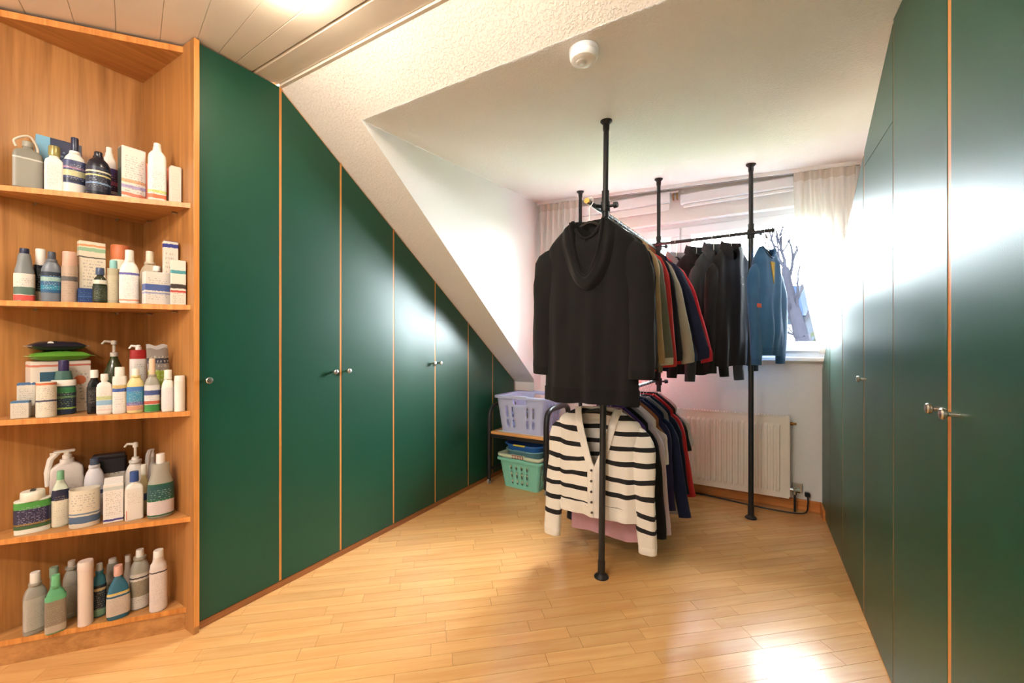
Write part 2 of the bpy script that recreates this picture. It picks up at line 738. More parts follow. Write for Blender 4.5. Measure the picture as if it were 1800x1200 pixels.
# boarded ceiling: backing + tapering boards set between the joints read off the photo
ceil = struct('ceiling', MB().box(XWL, XWR + .1, YB, Y0R + .02, ZC + .012, ZC + .06), M_BOARDGAP, 'white boarded flat ceiling over the near part of the room')
SEAMS = [((36, 0), (50, 28)), ((121, 0), (136, 47)), ((204, 0), (207, 62)), ((291, 0), (283, 82)), ((373, 0), (350, 68)),
         ((465, 0), (388, 92)), ((557, 0), (419, 109)), ((650, 0), (447, 126))]
lines = []
for a, b in SEAMS:
    p, q = at(*a, 2, ZC), at(*b, 2, ZC)
    sl = (q.y - p.y) / (q.x - p.x)
    lines.append((p.y - sl * p.x, sl))
lines.append((Y0R, 0.0))
c0, s0 = lines[0]
for k in range(1, 14):
    lines.insert(0, (c0 - .125 * k, s0))
for (ca, sa), (cb, sb_) in zip(lines[:-1], lines[1:]):
    g = .0020
    poly = [(XWL, ca + sa * XWL + g), (XWR + .1, ca + sa * (XWR + .1) + g), (XWR + .1, cb + sb_ * (XWR + .1) - g), (XWL, cb + sb_ * XWL - g)]
    poly = clip(poly, XWL, XWR + .1, YB, Y0R + .02)
    if len(poly) >= 3:
        mb = MB()
        cxx = sum(p[0] for p in poly) / len(poly)
        n = len(poly)
        # bevelled tongue-and-groove edges
        inner = []
        cyy = sum(p[1] for p in poly) / len(poly)
        for x, y in poly:
            yy = y + (.006 if y < cyy else -.006)
            inner.append((x, yy))
        mb.add([(x, y, ZC + .012) for x, y in poly] + [(x, y, ZC + .005) for x, y in poly] + [(x, y, ZC) for x, y in inner],
               [tuple(range(n))] + [(i, (i + 1) % n, n + (i + 1) % n, n + i) for i in range(n)] +
               [(n + i, n + (i + 1) % n, 2 * n + (i + 1) % n, 2 * n + i) for i in range(n)] + [tuple(range(3 * n - 1, 2 * n - 1, -1))])
        obj('ceiling_board', mb, M_BOARD, ceil)

# slim cover strip where boards meet the plastered slope
struct('trim_1', MB().box(XL, XWR, Y0R - .004, Y0R + .010, ZC - .010, ZC + .01), M_BOARD, 'thin white strip where the ceiling boards end')

# roof slope: header strip across + strip beside the dormer
mb = MB()
mb.grid(lambda u, v: (lerp(XL - .06, XWR + .1, u), lerp(Y0R, YD, v), roof_z(lerp(Y0R, YD, v))), 2, 2)
yk = 3.44
mb.grid(lambda u, v: (lerp(XL - .5, cheek_x(lerp(YD, yk, v)), u), lerp(YD, yk, v), roof_z(lerp(YD, yk, v))), 2, 10)
struct('wall_slope', mb, M_PLAST, 'plastered roof slope above the wardrobe')
# dormer ceiling
mb = MB()
mb.grid(lambda u, v: (lerp(cheek_x(lerp(YD, YW, v)), XWR + .1, u), lerp(YD, YW, v), dorm_z(lerp(cheek_x(lerp(YD, YW, v)), XWR + .1, u), lerp(YD, YW, v))), 8, 8)
struct('ceiling_dormer', mb, M_PLAST, 'white woodchip dormer ceiling')
# left dormer cheek (closed prism)
mb = MB()


def cheek(u, v):
    y = lerp(YD, YW, u)
    return (cheek_x(y), y, lerp(max(roof_z(min(y, yk)), .0) if y < yk else 0, dorm_z(cheek_x(y), y), v))


mb.grid(cheek, 40, 6)
struct('wall_dormer_left', mb, M_WALL, 'white triangular dormer cheek beside the roof slope')
# knee wall under the slope
struct('wall_knee', MB().box(XWL, cheek_x(yk), yk, yk + .05, 0, roof_z(yk) + .02), M_WALL, 'low white knee wall under the slope')
# window wall with an opening
WX0, WX1, WZ0, WZ1 = -1.52, .52, 1.075, 2.15
mb = MB()
T = .2
mb.box(-1.80, XWR + .1, YW, YW + T, 0, WZ0)
mb.box(-1.80, WX0, YW, YW + T, WZ0, WZ1)
mb.box(WX1, XWR + .1, YW, YW + T, WZ0, WZ1)
mb.box(-1.80, XWR + .1, YW, YW + T, WZ1, 2.56)
struct('wall_window', mb, M_WALL, 'white window wall with radiator below the window')
struct('wall_right', MB().box(XWR, XWR + .1, YB, YW, 0, 2.6), M_WALL, 'white wall behind the wardrobe')
struct('wall_left', MB().box(XWL - .1, XWL, YB, yk + .05, 0, 2.6), M_WALL, 'wall behind the left wardrobe')
struct('wall_back', MB().box(XWL - .1, XWR + .1, YB - .1, YB, 0, 2.6), M_WALL, 'white wall at the entrance end')
# baseboards
struct('baseboard_window', MB().bbox(-1.75, XR, YW - .018, YW, 0, .075, .004), M_BASE, 'oak baseboard along the window wall')
struct('baseboard_right', MB().bbox(XR - .012, XR + .004, YW - .16, YW - .018, 0, .07, .003), M_BASE, 'short oak baseboard return beside the wardrobe')

# ------------------------------------------------------------------ window
win = struct('window_1', MB().box(WX0, WX1, YW + .075, YW + .135, WZ0, WZ0 + .05)
             .box(WX0, WX1, YW + .075, YW + .135, WZ1 - .05, WZ1)
             .box(WX0, WX0 + .05, YW + .075, YW + .135, WZ0 + .05, WZ1 - .05)
             .box(WX1 - .05, WX1, YW + .075, YW + .135, WZ0 + .05, WZ1 - .05)
             .box(-.535, -.485, YW + .075, YW + .135, WZ0 + .05, WZ1 - .05), M_PVC, 'white plastic double window with two sashes')
for (a, b) in ((WX0 + .04, -.515), (-.505, WX1 - .04)):
    z0, z1 = WZ0 + .035, WZ1 - .035
    s = .075
    mb = MB()
    y0, y1 = YW + .055, YW + .12
    mb.bbox(a, b, y0, y1, z0, z0 + s, .006).bbox(a, b, y0, y1, z1 - s, z1, .006)
    mb.bbox(a, a + s, y0, y1, z0 + s, z1 - s, .006).bbox(b - s, b, y0, y1, z0 + s, z1 - s, .006)
    obj('sash', mb, M_PVC, win)
    obj('pane', MB().box(a + s - .005, b - s + .005, YW + .085, YW + .09, z0 + s - .005, z1 - s + .005), M_GLASS, win)
obj('window_sill', MB().bbox(WX0 - .03, .60, YW - .07, YW + .075, WZ0 - .03, WZ0, .005), M_WHITE, win)
mb = MB()
hx = -.46
mb.bbox(hx - .014, hx + .014, YW + .035, YW + .056, 1.55, 1.62, .004)
mb.tube([(hx, YW + .04, 1.59), (hx, YW + .015, 1.59), (hx, YW + .012, 1.57), (hx, YW + .012, 1.48)], .009, 8)
obj('window_handle', mb, M_WHITE, win, True)

# roller-blind cassettes and curtain track
t = thing('roller_blind_cassette', 'long pale roller blind box above the right window sash', 'blind', (.0, YW, 2.2))
obj('cassette', MB().bbox(-.50, .45, YW - .055, YW - .002, 2.27, 2.345, .01, 2), M_PVC, t)
obj('bottom_bar', MB().bbox(-.48, .43, YW - .035, YW - .02, 2.245, 2.268, .004), M_WHITE, t)
t = thing('roller_blind_cassette', 'pale roller blind box above the left window sash, ending at the bracket', 'blind', (-1.0, YW, 2.2))
obj('cassette', MB().bbox(-1.50, -.575, YW - .055, YW - .002, 2.30, 2.385, .01, 2), M_PVC, t)
obj('bottom_bar', MB().bbox(-1.48, -.585, YW - .035, YW - .02, 2.24, 2.298, .004), M_WHITE, t)
t = thing('blind_bracket', 'small beige metal bracket between the two roller blinds', 'bracket', (-.538, YW, 2.36))
obj('plate', MB().bbox(-.565, -.51, YW - .06, YW - .002, 2.365, 2.38, .003), M_STEEL, t)
for x in (-.552, -.523):
    obj('prong', MB().bbox(x - .005, x + .005, YW - .055, YW - .02, 2.315, 2.366, .002), M_BRASS, t)
tr = thing('curtain_track', 'white curtain track running along the top of the window wall', 'curtain rail', (-.6, YW - .1, 2.36))


def trackp(u, z=0):
    x = lerp(-1.73, .60, u)
    return Vector((x, YW - .085, dorm_z(x, YW - .085) - .012 + z))


mb = MB()
for k in range(1):
    mb.loft([[trackp(u) + Vector((0, dy, dz)) for dy, dz in ((-.015, .012), (.015, .012), (.015, -.014), (-.015, -.014))] for u in (0, .25, .5, .75, 1)])
obj('rail', mb, M_WHITE, tr)
obj('groove', MB().loft([[trackp(u) + Vector((0, dy, dz)) for dy, dz in ((-.004, -.012), (.004, -.012), (.004, -.016), (-.004, -.016))] for u in (0, .5, 1)]), plain('track_slot', (120, 118, 116), .6), tr)
for u in (0, 1):
    p = trackp(u)
    s = 1 if u else -1
    obj('end_cap', MB().bbox(p.x + (0 if s > 0 else -.012), p.x + (.012 if s > 0 else 0), p.y - .017, p.y + .017, p.z - .018, p.z + .01, .003), M_PVC, tr)


def curtain(label, xt0, xt1, xb0, xb1, zb, n, y, bow=0):
    t = thing('curtain', label, 'curtain', ((xb0 + xb1) / 2, y, zb))

    def fn(u, v):
        zt = dorm_z(lerp(xt0, xt1, u), y) - .028
        z = lerp(zt, zb, v)
        e = v ** 1.3
        x = lerp(lerp(xt0, xt1, u), lerp(xb0, xb1, u), e) + bow * math.sin(math.pi * v) * (1 - u)
        amp = lerp(.012, .034, min(1, v * 3)) * (1 - .3 * v)
        yy = y + amp * math.sin(u * n * 2 * math.pi + .6 * math.sin(v * 3 + u * 4)) + .008 * noise.noise(Vector((u * 5, v * 4, n)))
        return (x, yy, z)
    obj('fabric', MB().grid(fn, n * 12, 36), M_CURT, t, True, ang=80)

    def hd(u, v):
        p = fn(u, v * .05)
        return (p[0], p[1] - .003, p[2])
    obj('heading_tape', MB().grid(hd, n * 12, 2), plain('heading_tape', (214, 206, 196), .8), t, True, ang=80)

    def hm(u, v):
        p = fn(u, .97 + v * .03)
        return (p[0], p[1] - .002, p[2])
    obj('hem', MB().grid(hm, n * 12, 2), M_CURT, t, True, ang=80)
    return t


curtain('white sheer curtain gathered beside the dark green wardrobe, right of the bare tree', .24, .575, .385, .56, 1.10, 6, YW - .10, -.02)
curtain('white sheer curtain hanging beside the dormer cheek behind the black hoodie', -1.72, -1.33, -1.72, -1.36, 1.10, 7, YW - .10)

# ------------------------------------------------------------------ radiator
rd = thing('radiator', 'cream ribbed panel radiator on the wall below the window', 'radiator', (-.35, YW - .06, .09))
rx0, rx1, rz0, rz1 = -.95, .215, .095, .655
yf, yb = YW - .105, YW - .03
obj('back_panel', MB().bbox(rx0, rx1, yb - .012, yb, rz0, rz1 - .02, .004), M_RAD, rd)
mb = MB()
pitch = .0365
nr = int((rx1 - rx0 - .05) / pitch)
xs = []
x = rx0 + .012
prof = [(rx0, 0), (rx0 + .02, 0)]
for k in range(nr):
    b0 = rx0 + .028 + k * pitch
    prof += [(b0, 0), (b0 + .006, .007), (b0 + .021, .007), (b0 + .027, 0)]
prof += [(rx1 - .01, 0), (rx1, 0)]
zr = [(rz0, 0), (rz0 + .035, 0), (rz0 + .055, 1), (rz1 - .065, 1), (rz1 - .045, 0), (rz1, 0)]
vs = [(x, yf + d * (-s) + .0, z) for z, s in zr for x, d in prof]
npf = len(prof)
mb.add(vs, [(j * npf + i, j * npf + i + 1, (j + 1) * npf + i + 1, (j + 1) * npf + i) for j in range(len(zr) - 1) for i in range(npf - 1)])
mb.box(rx0, rx1, yf + .002, yf + .012, rz0, rz1)
obj('front_panel', mb, M_RAD, rd)
for s, x in ((0, rx0), (1, rx1)):
    obj('side_cover', MB().bbox(x - .006, x + .006, yf - .002, yb, rz0 + .01, rz1 + .006, .003), M_RAD, rd)
mb = MB()
mb.box(rx0, rx1, yf, yf + .01, rz1 - .002, rz1 + .006).box(rx0, rx1, yb - .01, yb, rz1 - .002, rz1 + .006)
for k in range(62):
    x = rx0 + .012 + k * (rx1 - rx0 - .024) / 61
    mb.box(x - .0035, x + .0035, yf + .01, yb - .01, rz1 - .002, rz1 + .004)
obj('top_grille', mb, M_RAD, rd)
obj('vent_plug', MB().tube([(rx1 + .004, yf + .04, rz1 - .045), (rx1 + .025, yf + .04, rz1 - .045), (rx1 + .026, yf + .04, rz1 - .045), (rx1 + .045, yf + .04, rz1 - .045)], [.012, .012, .008, .008], 8), M_BRASS, rd, True)
vx, vy, vz = rx1 + .035, yf + .035, rz0 + .055
obj('valve', MB().tube([(rx1, vy, vz), (vx, vy, vz)], .011, 10).tube([(vx, vy, vz - .03), (vx, vy, vz + .02)], .013, 10).tube([(vx - .004, vy, vz), (vx + .03, vy, vz)], .017, 6), M_CHROME, rd, True)
obj('wall_bracket', MB().bbox(vx - .012, vx + .05, YW - .012, YW - .001, vz - .035, vz + .035, .003), M_STEEL, rd)
obj('pipe', MB().tube([(vx, vy, vz - .03), (vx, vy, 0.0)], .007, 8), M_BLKPL, rd, True)
cb = thing('power_cable', 'black cable lying on the floor along the baseboard under the radiator', 'cable', (-.2, YW - .1, 0))
pth = [(vx + .075, YW - .03, .12), (vx + .075, YW - .06, .06), (vx + .045, YW - .11, .012), (.12, YW - .12, .006), (-.05, YW - .10, .006), (-.3, YW - .055, .006), (-.6, YW - .04, .006), (-.95, YW - .05, .006)]


def smooth_path(p, n=5):
    p = [Vector(q) for q in p]
    out = []
    for i in range(len(p) - 1):
        a, b, c, d = p[max(0, i - 1)], p[i], p[i + 1], p[min(len(p) - 1, i + 2)]
        for k in range(n):
            t = k / n
            out.append(.5 * ((2 * b) + (c - a) * t + (2 * a - 5 * b + 4 * c - d) * t * t + (3 * b - a - 3 * c + d) * t ** 3))
    out.append(p[-1])
    return out


obj('cord', MB().tube(smooth_path(pth), .005, 8), M_BLKPL, cb, True)
obj('plug', MB().bbox(vx + .060, vx + .090, YW - .045, YW - .012, .105, .135, .005), M_BLKPL, cb)

# ================================================================== WARDROBES


def knob(parent, x, y, z, s):
    prof = [(.006, 0), (.0055, .018), (.009, .021), (.013, .023), (.0135, .029), (.011, .032), (.004, .0335)]
    rings = [[(x + s * d, y + r * math.cos(2 * math.pi * k / 16), z + r * math.sin(2 * math.pi * k / 16)) for k in range(16)] for r, d in prof]
    return obj('knob', MB().loft(rings), M_STEEL, parent, True)


# left wardrobe
LW = thing('fitted_wardrobe', 'dark green fitted wardrobe with oak edging stepping down under the roof slope', 'wardrobe', (XL, 2.1, 0))
yl = [.816, 1.158, 1.494, 1.882, 2.277, 2.673, 3.031, 3.41]


def ltop(y):
    return min(ZC - .006, roof_z(y) - .003)


car = [(yl[0], .034), (yl[-1], .034), (yl[-1], ltop(yl[-1])), (Y0R, ltop(Y0R)), (yl[0], ltop(yl[0]))]
obj('carcass', MB().prism(car, 0, XL - .45, XL - .006), M_OAK_EDGE, LW)
obj('plinth', MB().bbox(XL - .40, XL - .004, yl[0], yl[-1], 0, .034, .003), M_PLINTH, LW)
doorsL = []
for i in range(7):
    g = .0065
    a, b = yl[i] + (g if i else .001), yl[i + 1] - g
    tg = .011
    top = [(b, ltop(b) - tg), (a, ltop(a) - tg)]
    if i == 0:
        top = [(b, ltop(b) - .003), (a, ltop(a) - .003)]
    d = obj('door', MB().prism([(a, .036), (b, .036)] + top, 0, XL - .005, XL), M_GREEN, LW)
    doorsL.append(d)
obj('upper_panel_joint', MB().box(XL - .001, XL + .0006, yl[4] + .012, yl[5] - .01, 1.336, 1.339), plain('joint_dark', (14, 40, 32), .6), doorsL[4])
for y in yl[1:-1]:
    tp = ltop(y) - .004
    obj('stile', MB().box(XL - .007, XL - .0012, y - .0062, y + .0062, .037, tp), M_OAK_EDGE, LW)
for i, yy, zz in ((0, .846, 1.022), (1, 1.446, 1.02), (2, 1.53, 1.02), (3, 2.245, 1.03), (4, 2.31, 1.03)):
    knob(doorsL[i], XL, yy, zz, 1)

# right wardrobe
RW = thing('fitted_wardrobe', 'dark green fitted wardrobe reflecting the window, its top cut down towards the curtain', 'wardrobe', (XR, 2.0, 0))
yr = [-.9, -.35, .2, .74, 1.079 - .10, 1.400, 1.864, 2.299, 2.785, 3.2, 3.535]
cut = [(1.860, 2.270), (2.299, 1.99), (2.785, 1.672), (3.2, 1.30), (3.54, .99)]


def rtop(y):
    if y <= cut[0][0]:
        return ZC - .004 if y < Y0R else roof_z(y) - .004 if y < YD else dorm_z(XR + .2, y) - .006
    for (a, za), (b, zb) in zip(cut[:-1], cut[1:]):
        if y <= b + 1e-6:
            return lerp(za, zb, (y - a) / (b - a))
    return cut[-1][1]


car = [(yr[0], .012), (yr[-1], .012)] + [(y, z) for y, z in reversed(cut[:-1] + [(yr[-1], rtop(yr[-1]))])] + [(YD, rtop(YD)), (Y0R, ZC - .005), (yr[0], ZC - .005)]
obj('carcass', MB().prism(car, 0, XR + .008, XWR - .003), M_OAK_EDGE, RW)
obj('plinth', MB().bbox(XR + .003, XWR - .003, yr[0], yr[-1], 0, .012, .002), M_PLINTH, RW)
gaps = {1.400: .0125, 1.864: .0045, 2.299: .0075, 2.785: .007, 3.2: .006}
doorsR = []
for i in range(len(yr) - 1):
    a, b = yr[i] + gaps.get(yr[i], .006), yr[i + 1] - gaps.get(yr[i + 1], .006)
    if i == len(yr) - 2:
        b = yr[i + 1]
    pts = [(a, .014), (b, .014)]
    tops = [(b, rtop(b) - .003)] + [(y, z - .003) for y, z in reversed([(Y0R, ZC - .005), (YD, ZD - .006)] + cut) if a < y < b] + [(a, rtop(a) - .003)]
    # doors with a separate upper filler panel
    spl = {6: 1.93, 8: 1.322}.get(i)
    if spl:
        if min(z for _, z in tops) > spl:
            d = obj('door', MB().prism(pts + [(b, spl - .0015), (a, spl - .0015)], 0, XR, XR + .0075), M_GREEN, RW)
            obj('upper_panel', MB().prism([(a, spl + .0015), (b, spl + .0015)] + tops, 0, XR, XR + .0075), M_GREEN, RW)
        else:
            yx = b
            for k in range(200):
                yy = lerp(a, b, k / 200)
                if rtop(yy) - .003 < spl:
                    yx = yy
                    break
            low = pts + [(b, rtop(b) - .003), (yx, spl - .0015), (a, spl - .0015)]
            d = obj('door', MB().prism(low, 0, XR, XR + .0075), M_GREEN, RW)
            obj('upper_panel', MB().prism([(a, spl + .0015), (yx, spl + .0015), (a, rtop(a) - .003)], 0, XR, XR + .0075), M_GREEN, RW)
    else:
        d = obj('door', MB().prism(pts + tops, 0, XR, XR + .0075), M_GREEN, RW)
    doorsR.append(d)
for y in yr[1:-1]:
    g = gaps.get(y, .006) - .0006
    obj('stile', MB().box(XR + .0012, XR + .009, y - g, y + g, .015, rtop(y) - .006), M_OAK_EDGE, RW)
for i, yy, zz in ((6, 2.255, 1.023), (5, 1.436, 1.012), (4, 1.345, 1.012)):
    knob(doorsR[i], XR, yy, zz, -1)

# ================================================================== CORNER SHELF UNIT
P0 = Vector((-1.971, .795))                 # right end of the diagonal front
PT = Vector((-.636, -.772))                 # along the front, away from the wardrobe
PN = Vector((-.772, .636))                  # into the unit
XB = -2.43                                  # inner face of the back panel
SHZ = [1.743, 1.330, .900, .472, .092]
SU = thing('corner_shelf_unit', 'oak corner shelf unit with slanted front, full of bottles and cartons', 'shelf unit', (-2.25, .6, 0))
y_end = P0.y + (XB - P0.x) / PT.x * PT.y
obj('back_panel', MB().box(XB - .018, XB, y_end - .02, .795, 0, ZC - .004), M_OAK_V, SU)
obj('side_panel', MB().bbox(XB - .018, -1.944, .795, .8145, 0, ZC - .004, .0015), M_OAK_V, SU)
obj('side_edge_band', MB().box(-1.9445, -1.9425, .7955, .814, .03, ZC - .006), M_OAK_EDGE, SU)


def tri(inset):
    a = P0 + PN * inset
    ya = a.y + 0
    # front line offset inward by inset, cut by y=.795 and x=XB
    base = P0 + PN * inset
    tx = (.7945 - base.y) / PT.y
    r = base + PT * tx
    tl = (XB + .0005 - base.x) / PT.x
    l = base + PT * tl
    return [(r.x, r.y), (l.x, l.y), (XB + .0005, .7945)]


for i, z in enumerate(SHZ):
    ins = 0 if i < 4 else .03
    s = obj('shelf', MB().prism(tri(ins + .003), 2, z - .019, z), M_OAK_H, SU)
    p = tri(ins)
    q = tri(ins + .003)
    obj('front_edge', MB().prism([p[0], p[1], q[1], q[0]], 2, z - .0195, z), M_OAK_EDGE, s)
    if i < 4:
        for (x, y, dx, dy) in ((-2.09, .789, 0, 1), (-2.34, .789, 0, 1), (XB + .006, .46, -1, 0), (XB + .006, .70, -1, 0)):
            obj('shelf_pin', MB().tube([(x - dx * .012, y - dy * .012, z - .0245), (x + dx * .004, y + dy * .004, z - .0245)], .005, 8), M_STEEL, s, True)
top = obj('top_board', MB().prism(tri(.050), 2, 2.374, 2.398), M_OAK_H, SU)
q1, q2 = tri(.050), tri(.047)
obj('front_edge', MB().prism([q1[0], q1[1], q2[1], q2[0]], 2, 2.3735, 2.3985), M_OAK_EDGE, top)
p = tri(.035)
q = tri(.050)
obj('plinth', MB().prism([p[0], p[1], q[1], q[0]], 2, 0, SHZ[4] - .02), M_OAK_H, SU)


def cross(n, a, b, e=2.0):
    out = []
    for k in range(n):
        th = 2 * math.pi * k / n
        c, s = math.cos(th), math.sin(th)
        out.append((a * math.copysign(abs(c) ** (2 / e), c), b * math.copysign(abs(s) ** (2 / e), s)))
    return out


PROF = {
    'round': [(0, .9), (.015, .98), (.04, 1), (.70, 1), (.78, .95), (.86, .80), (.93, .55), (.96, .45), (1, .43)],
    'slope': [(0, .9), (.02, 1), (.55, 1), (.65, .95), (.78, .75), (.92, .48), (1, .42)],
    'square': [(0, .93), (.015, 1), (.80, 1), (.86, .94), (.91, .7), (.94, .45), (1, .42)],
    'tub': [(0, .92), (.02, .97), (.96, 1), (1, .98)],
    'can': [(0, .97), (.01, 1), (.03, .985), (.97, .985), (.99, 1), (1, .97)],
    'bulb': [(0, .85), (.03, .97), (.3, 1), (.55, .97), (.72, .84), (.86, .55), (.94, .36), (1, .34)],
}


def bottle(t, w, dr, h, body_mat, kind='round', e=2.0, cap=None, cap_h=.16, cap_w=.42, lab=None, lz=(.1, .66), tilt=0, pump=None, shoulder=None):
    a, b = w / 2, w / 2 * dr
    hb = h * (1 - cap_h)
    prof = PROF[kind]
    n = 28
    rings = [[(x * f, y * f, z * hb) for x, y in cross(n, a, b, e if f > .6 else 2.0 + (e - 2) * max(0, f - .4) / .6)] for z, f in prof]
    # necks are round, not oval
    for i, (z, f) in enumerate(prof):
        if f < .5:
            rr_ = min(a, b) * f / .43 * .8 if b < a else a * f
            rings[i] = [(rr_ * math.cos(2 * math.pi * k / n), rr_ * math.sin(2 * math.pi * k / n), z * hb) for k in range(n)]
    obj('body', MB().loft(rings), body_mat, t, True, world=False, ang=50)
    if lab:
        z0, z1 = lz[0] * hb, lz[1] * hb

        def ff(z):
            zz = z / hb
            for (p0, f0), (p1, f1) in zip(prof[:-1], prof[1:]):
                if p0 <= zz <= p1:
                    return lerp(f0, f1, (zz - p0) / max(1e-6, p1 - p0))
            return prof[-1][1]
        nn = 20
        vs, rows = [], []
        for zi in range(7):
            z = lerp(z0, z1, zi / 6)
            f = ff(z)
            row = []
            for k in range(nn + 1):
                th = math.radians(lerp(188, 352, k / nn))
                c, s = math.cos(th), math.sin(th)
                x = (a * f + .0012) * math.copysign(abs(c) ** (2 / e), c)
                y = (b * f + .0012) * math.copysign(abs(s) ** (2 / e), s)
                row.append((x, y, z))
            rows.append(row)
        obj('label', MB().loft(rows, False, False, closed=False), lab, t, True, world=False, ang=60)
    if shoulder is not None:
        z0, z1 = .66 * hb, .80 * hb
        rings = [[(x * f, y * f, z) for x, y in cross(n, a + .001, b + .001, e)] for z, f in ((z0, 1), (lerp(z0, z1, .8), 1), (z1, .95))]
        obj('shoulder_band', MB().loft(rings, False, False), shoulder, t, True, world=False, ang=60)
    if cap is not None and not pump:
        cr = min(max(a * cap_w, .006), max(b * 1.05, a * cap_w * .7))
        obj('cap', MB().lathe([(cr * .96, hb - .002), (cr, hb + .002), (cr * .97, h - .003), (cr * .9, h)], n=20), cap, t, True, world=False, ang=40)
    if pump == 'pump':
        r = max(.006, a * .3)
        pm = obj('pump_head', MB().lathe([(r * 1.25, hb - .004), (r * 1.25, hb + .012), (r * .5, hb + .014), (r * .5, lerp(hb, h, .7)), (r * .95, lerp(hb, h, .72)), (r * .95, h - .004), (r * .6, h)], n=16), cap, t, True, world=False, ang=40)
        obj('nozzle', MB().tube([(0, 0, h - .008), (-a * .8, 0, h - .004), (-a * 1.05, 0, h - .016)], [.006, .005, .004], 8), cap, pm, True, world=False)
    if pump == 'trigger':
        r = max(.008, a * .3)
        sp = obj('spray_head', MB().lathe([(r, hb - .004), (r, hb + .014), (r * .7, hb + .018), (r * .7, hb + .03)], n=16)
                 .bbox(-a * .8, a * .5, -r * .9, r * .9, hb + .026, h, .006, 2), cap, t, True, world=False, ang=40)
        obj('trigger', MB().tube([(-a * .5, 0, hb + .03), (-a * .95, 0, hb + .005), (-a * 1.15, 0, hb - .045), (-a * 1.15, 0, hb - .10)], [.009, .010, .009, .006], 8), cap, sp, True, world=False)
        obj('nozzle', MB().tube([(-a * .7, 0, h - .012), (-a * 1.0, 0, h - .012)], .006, 8), cap, sp, True, world=False)


def carton(t, w, d, h, mat, side=None, flap=None, gable=False):
    b = .0015
    if gable:
        hb = h * .86
        mb = MB().bbox(-w / 2, w / 2, -d / 2, d / 2, 0, hb, b)
        obj('body', mb, mat, t, world=False)
        obj('gable_top', MB().prism([(-d / 2 + .002, hb - .001), (d / 2 - .002, hb - .001), (.003, h), (-.003, h)], 0, -w / 2 + .002, w / 2 - .002), flap or mat, t, world=False)
    else:
        obj('body', MB().bbox(-w / 2, w / 2, -d / 2, d / 2, 0, h - .0015, b), mat, t, world=False)
        obj('lid_flap', MB().bbox(-w / 2 + .0015, w / 2 - .0015, -d / 2 + .001, d / 2 - .003, h - .0018, h, .0006), flap or mat, t, world=False)
    if side:
        obj('side_print', MB().box(-w / 2 - .0006, -w / 2 + .0005, -d / 2 + .003, d / 2 - .003, .004, (h * .86 if gable else h) - .005), side, t, world=False)


OCC = []


def place(si, x0, x1, ytop, d, dr, yb=None):
    """Centre, width, height of a shelf item from its outline in the photo and its distance d behind the shelf front."""
    z = SHZ[si]
    xc = (x0 + x1) / 2
    r = ray(xc, 600)
    r2 = Vector((r[0], r[1]))
    a0, a1 = ray(x0, 600), ray(x1, 600)
    an = abs(math.atan2(a0[0], a0[1]) - math.atan2(a1[0], a1[1]))
    while True:
        s = (P0.dot(PN) + d) / r2.dot(PN)
        c = r2 * s
        w = 2 * c.length * math.tan(an / 2)
        m = w / 2 * max(dr, .75) + .006
        if (c.x - m > XB and c.y + w * .5 < .793) or d < .02:
            break
        d -= .006
    h = (CAMH + (CY - ytop) / F * s) - z
    return c, w, h, z


def item(si, x0, x1, ytop, d, name, label, cat, dr=.8, rot=0, z=None, group=None):
    c, w, h, zz = place(si, x0, x1, ytop, d, dr)
    if z is not None:
        h -= z - zz
        zz = z
    rz = math.atan2(-c.y, -c.x) + math.pi / 2 + math.radians(rot)
    t = thing(name, label, cat, (c.x, c.y, zz + .0004), rz, group or ('toiletries on the %s shelf' % ('top', 'second', 'middle', 'fourth', 'bottom')[si]))
    return t, w, h


def pl(r, g, b, rough=.35, **k):
    return plain('plastic_%d_%d_%d_%d' % (r, g, b, int(rough * 100)), (r, g, b), rough, **k)


WH = pl(232, 226, 216)
CREAM = pl(226, 212, 188)
NAVY = pl(28, 36, 66)
DK = pl(24, 26, 38, .25)
CLEAR = plain('cloudy_plastic', (176, 172, 158), .3, trans=.25)
CLEARG = plain('grey_cloudy_plastic', (140, 144, 144), .25, trans=.2)
TXT = (96, 92, 100)

# ---- top shelf
t, w, h = item(0, 22, 76, 236, .055, 'flask', 'flat grey flask with a cream cord handle at the end of the top shelf', 'flask', .42, 6)
hb = h * .86
bottle(t, w, .42, hb, pl(132, 128, 116, .45), 'square', 6, pl(150, 146, 132, .4), .10, .40, printed((150, 146, 134), ((.93, .97, (206, 204, 196)),)), (.06, .74))
obj('cord_handle', MB().tube(smooth_path([(-w * .38, 0, hb * .86), (-w * .44, 0, hb * .98), (-w * .15, -.005, hb * 1.09), (w * .10, -.006, hb * 1.10), (w * .30, 0, hb * .93), (w * .33, 0, hb * .82)]), .004, 8), pl(206, 192, 172, .7), t, True, world=False)
c = at(104, 300, 0, XB + .048)
t = thing('gift_box', 'flat dark blue box with pale blue spine leaning on the back of the top shelf', 'box', (c.x, c.y, SHZ[0] + .0004), math.pi / 2 + math.radians(-6), 'toiletries on the top shelf')
bw = abs(at(66, 300, 0, XB + .02).y - at(143, 300, 0, XB + .02).y)
carton(t, bw, .03, .235, printed((28, 40, 76), ((.3, .42, (70, 110, 150)),), (150, 170, 190)), None, NAVY)
obj('spine', MB().box(-bw / 2 - .001, -bw / 2 + .035, -.0165, .0165, .001, .234), printed((120, 176, 206), ((.2, .45, (206, 220, 226)),)), t, world=False)
t, w, h = item(0, 79, 112, 258, .05, 'square_bottle', 'square white bottle with a short olive gold cap', 'bottle', .7, -4)
bottle(t, w, .7, h, WH, 'square', 7, pl(150, 140, 84, .3, metal=.3), .20, .68, printed((232, 224, 210), (), TXT, rows=16), (.05, .78))
t, w, h = item(0, 111, 152, 243, .06, 'lotion_bottle', 'white oval bottle with navy striped label and long navy neck', 'bottle', .6, 8)
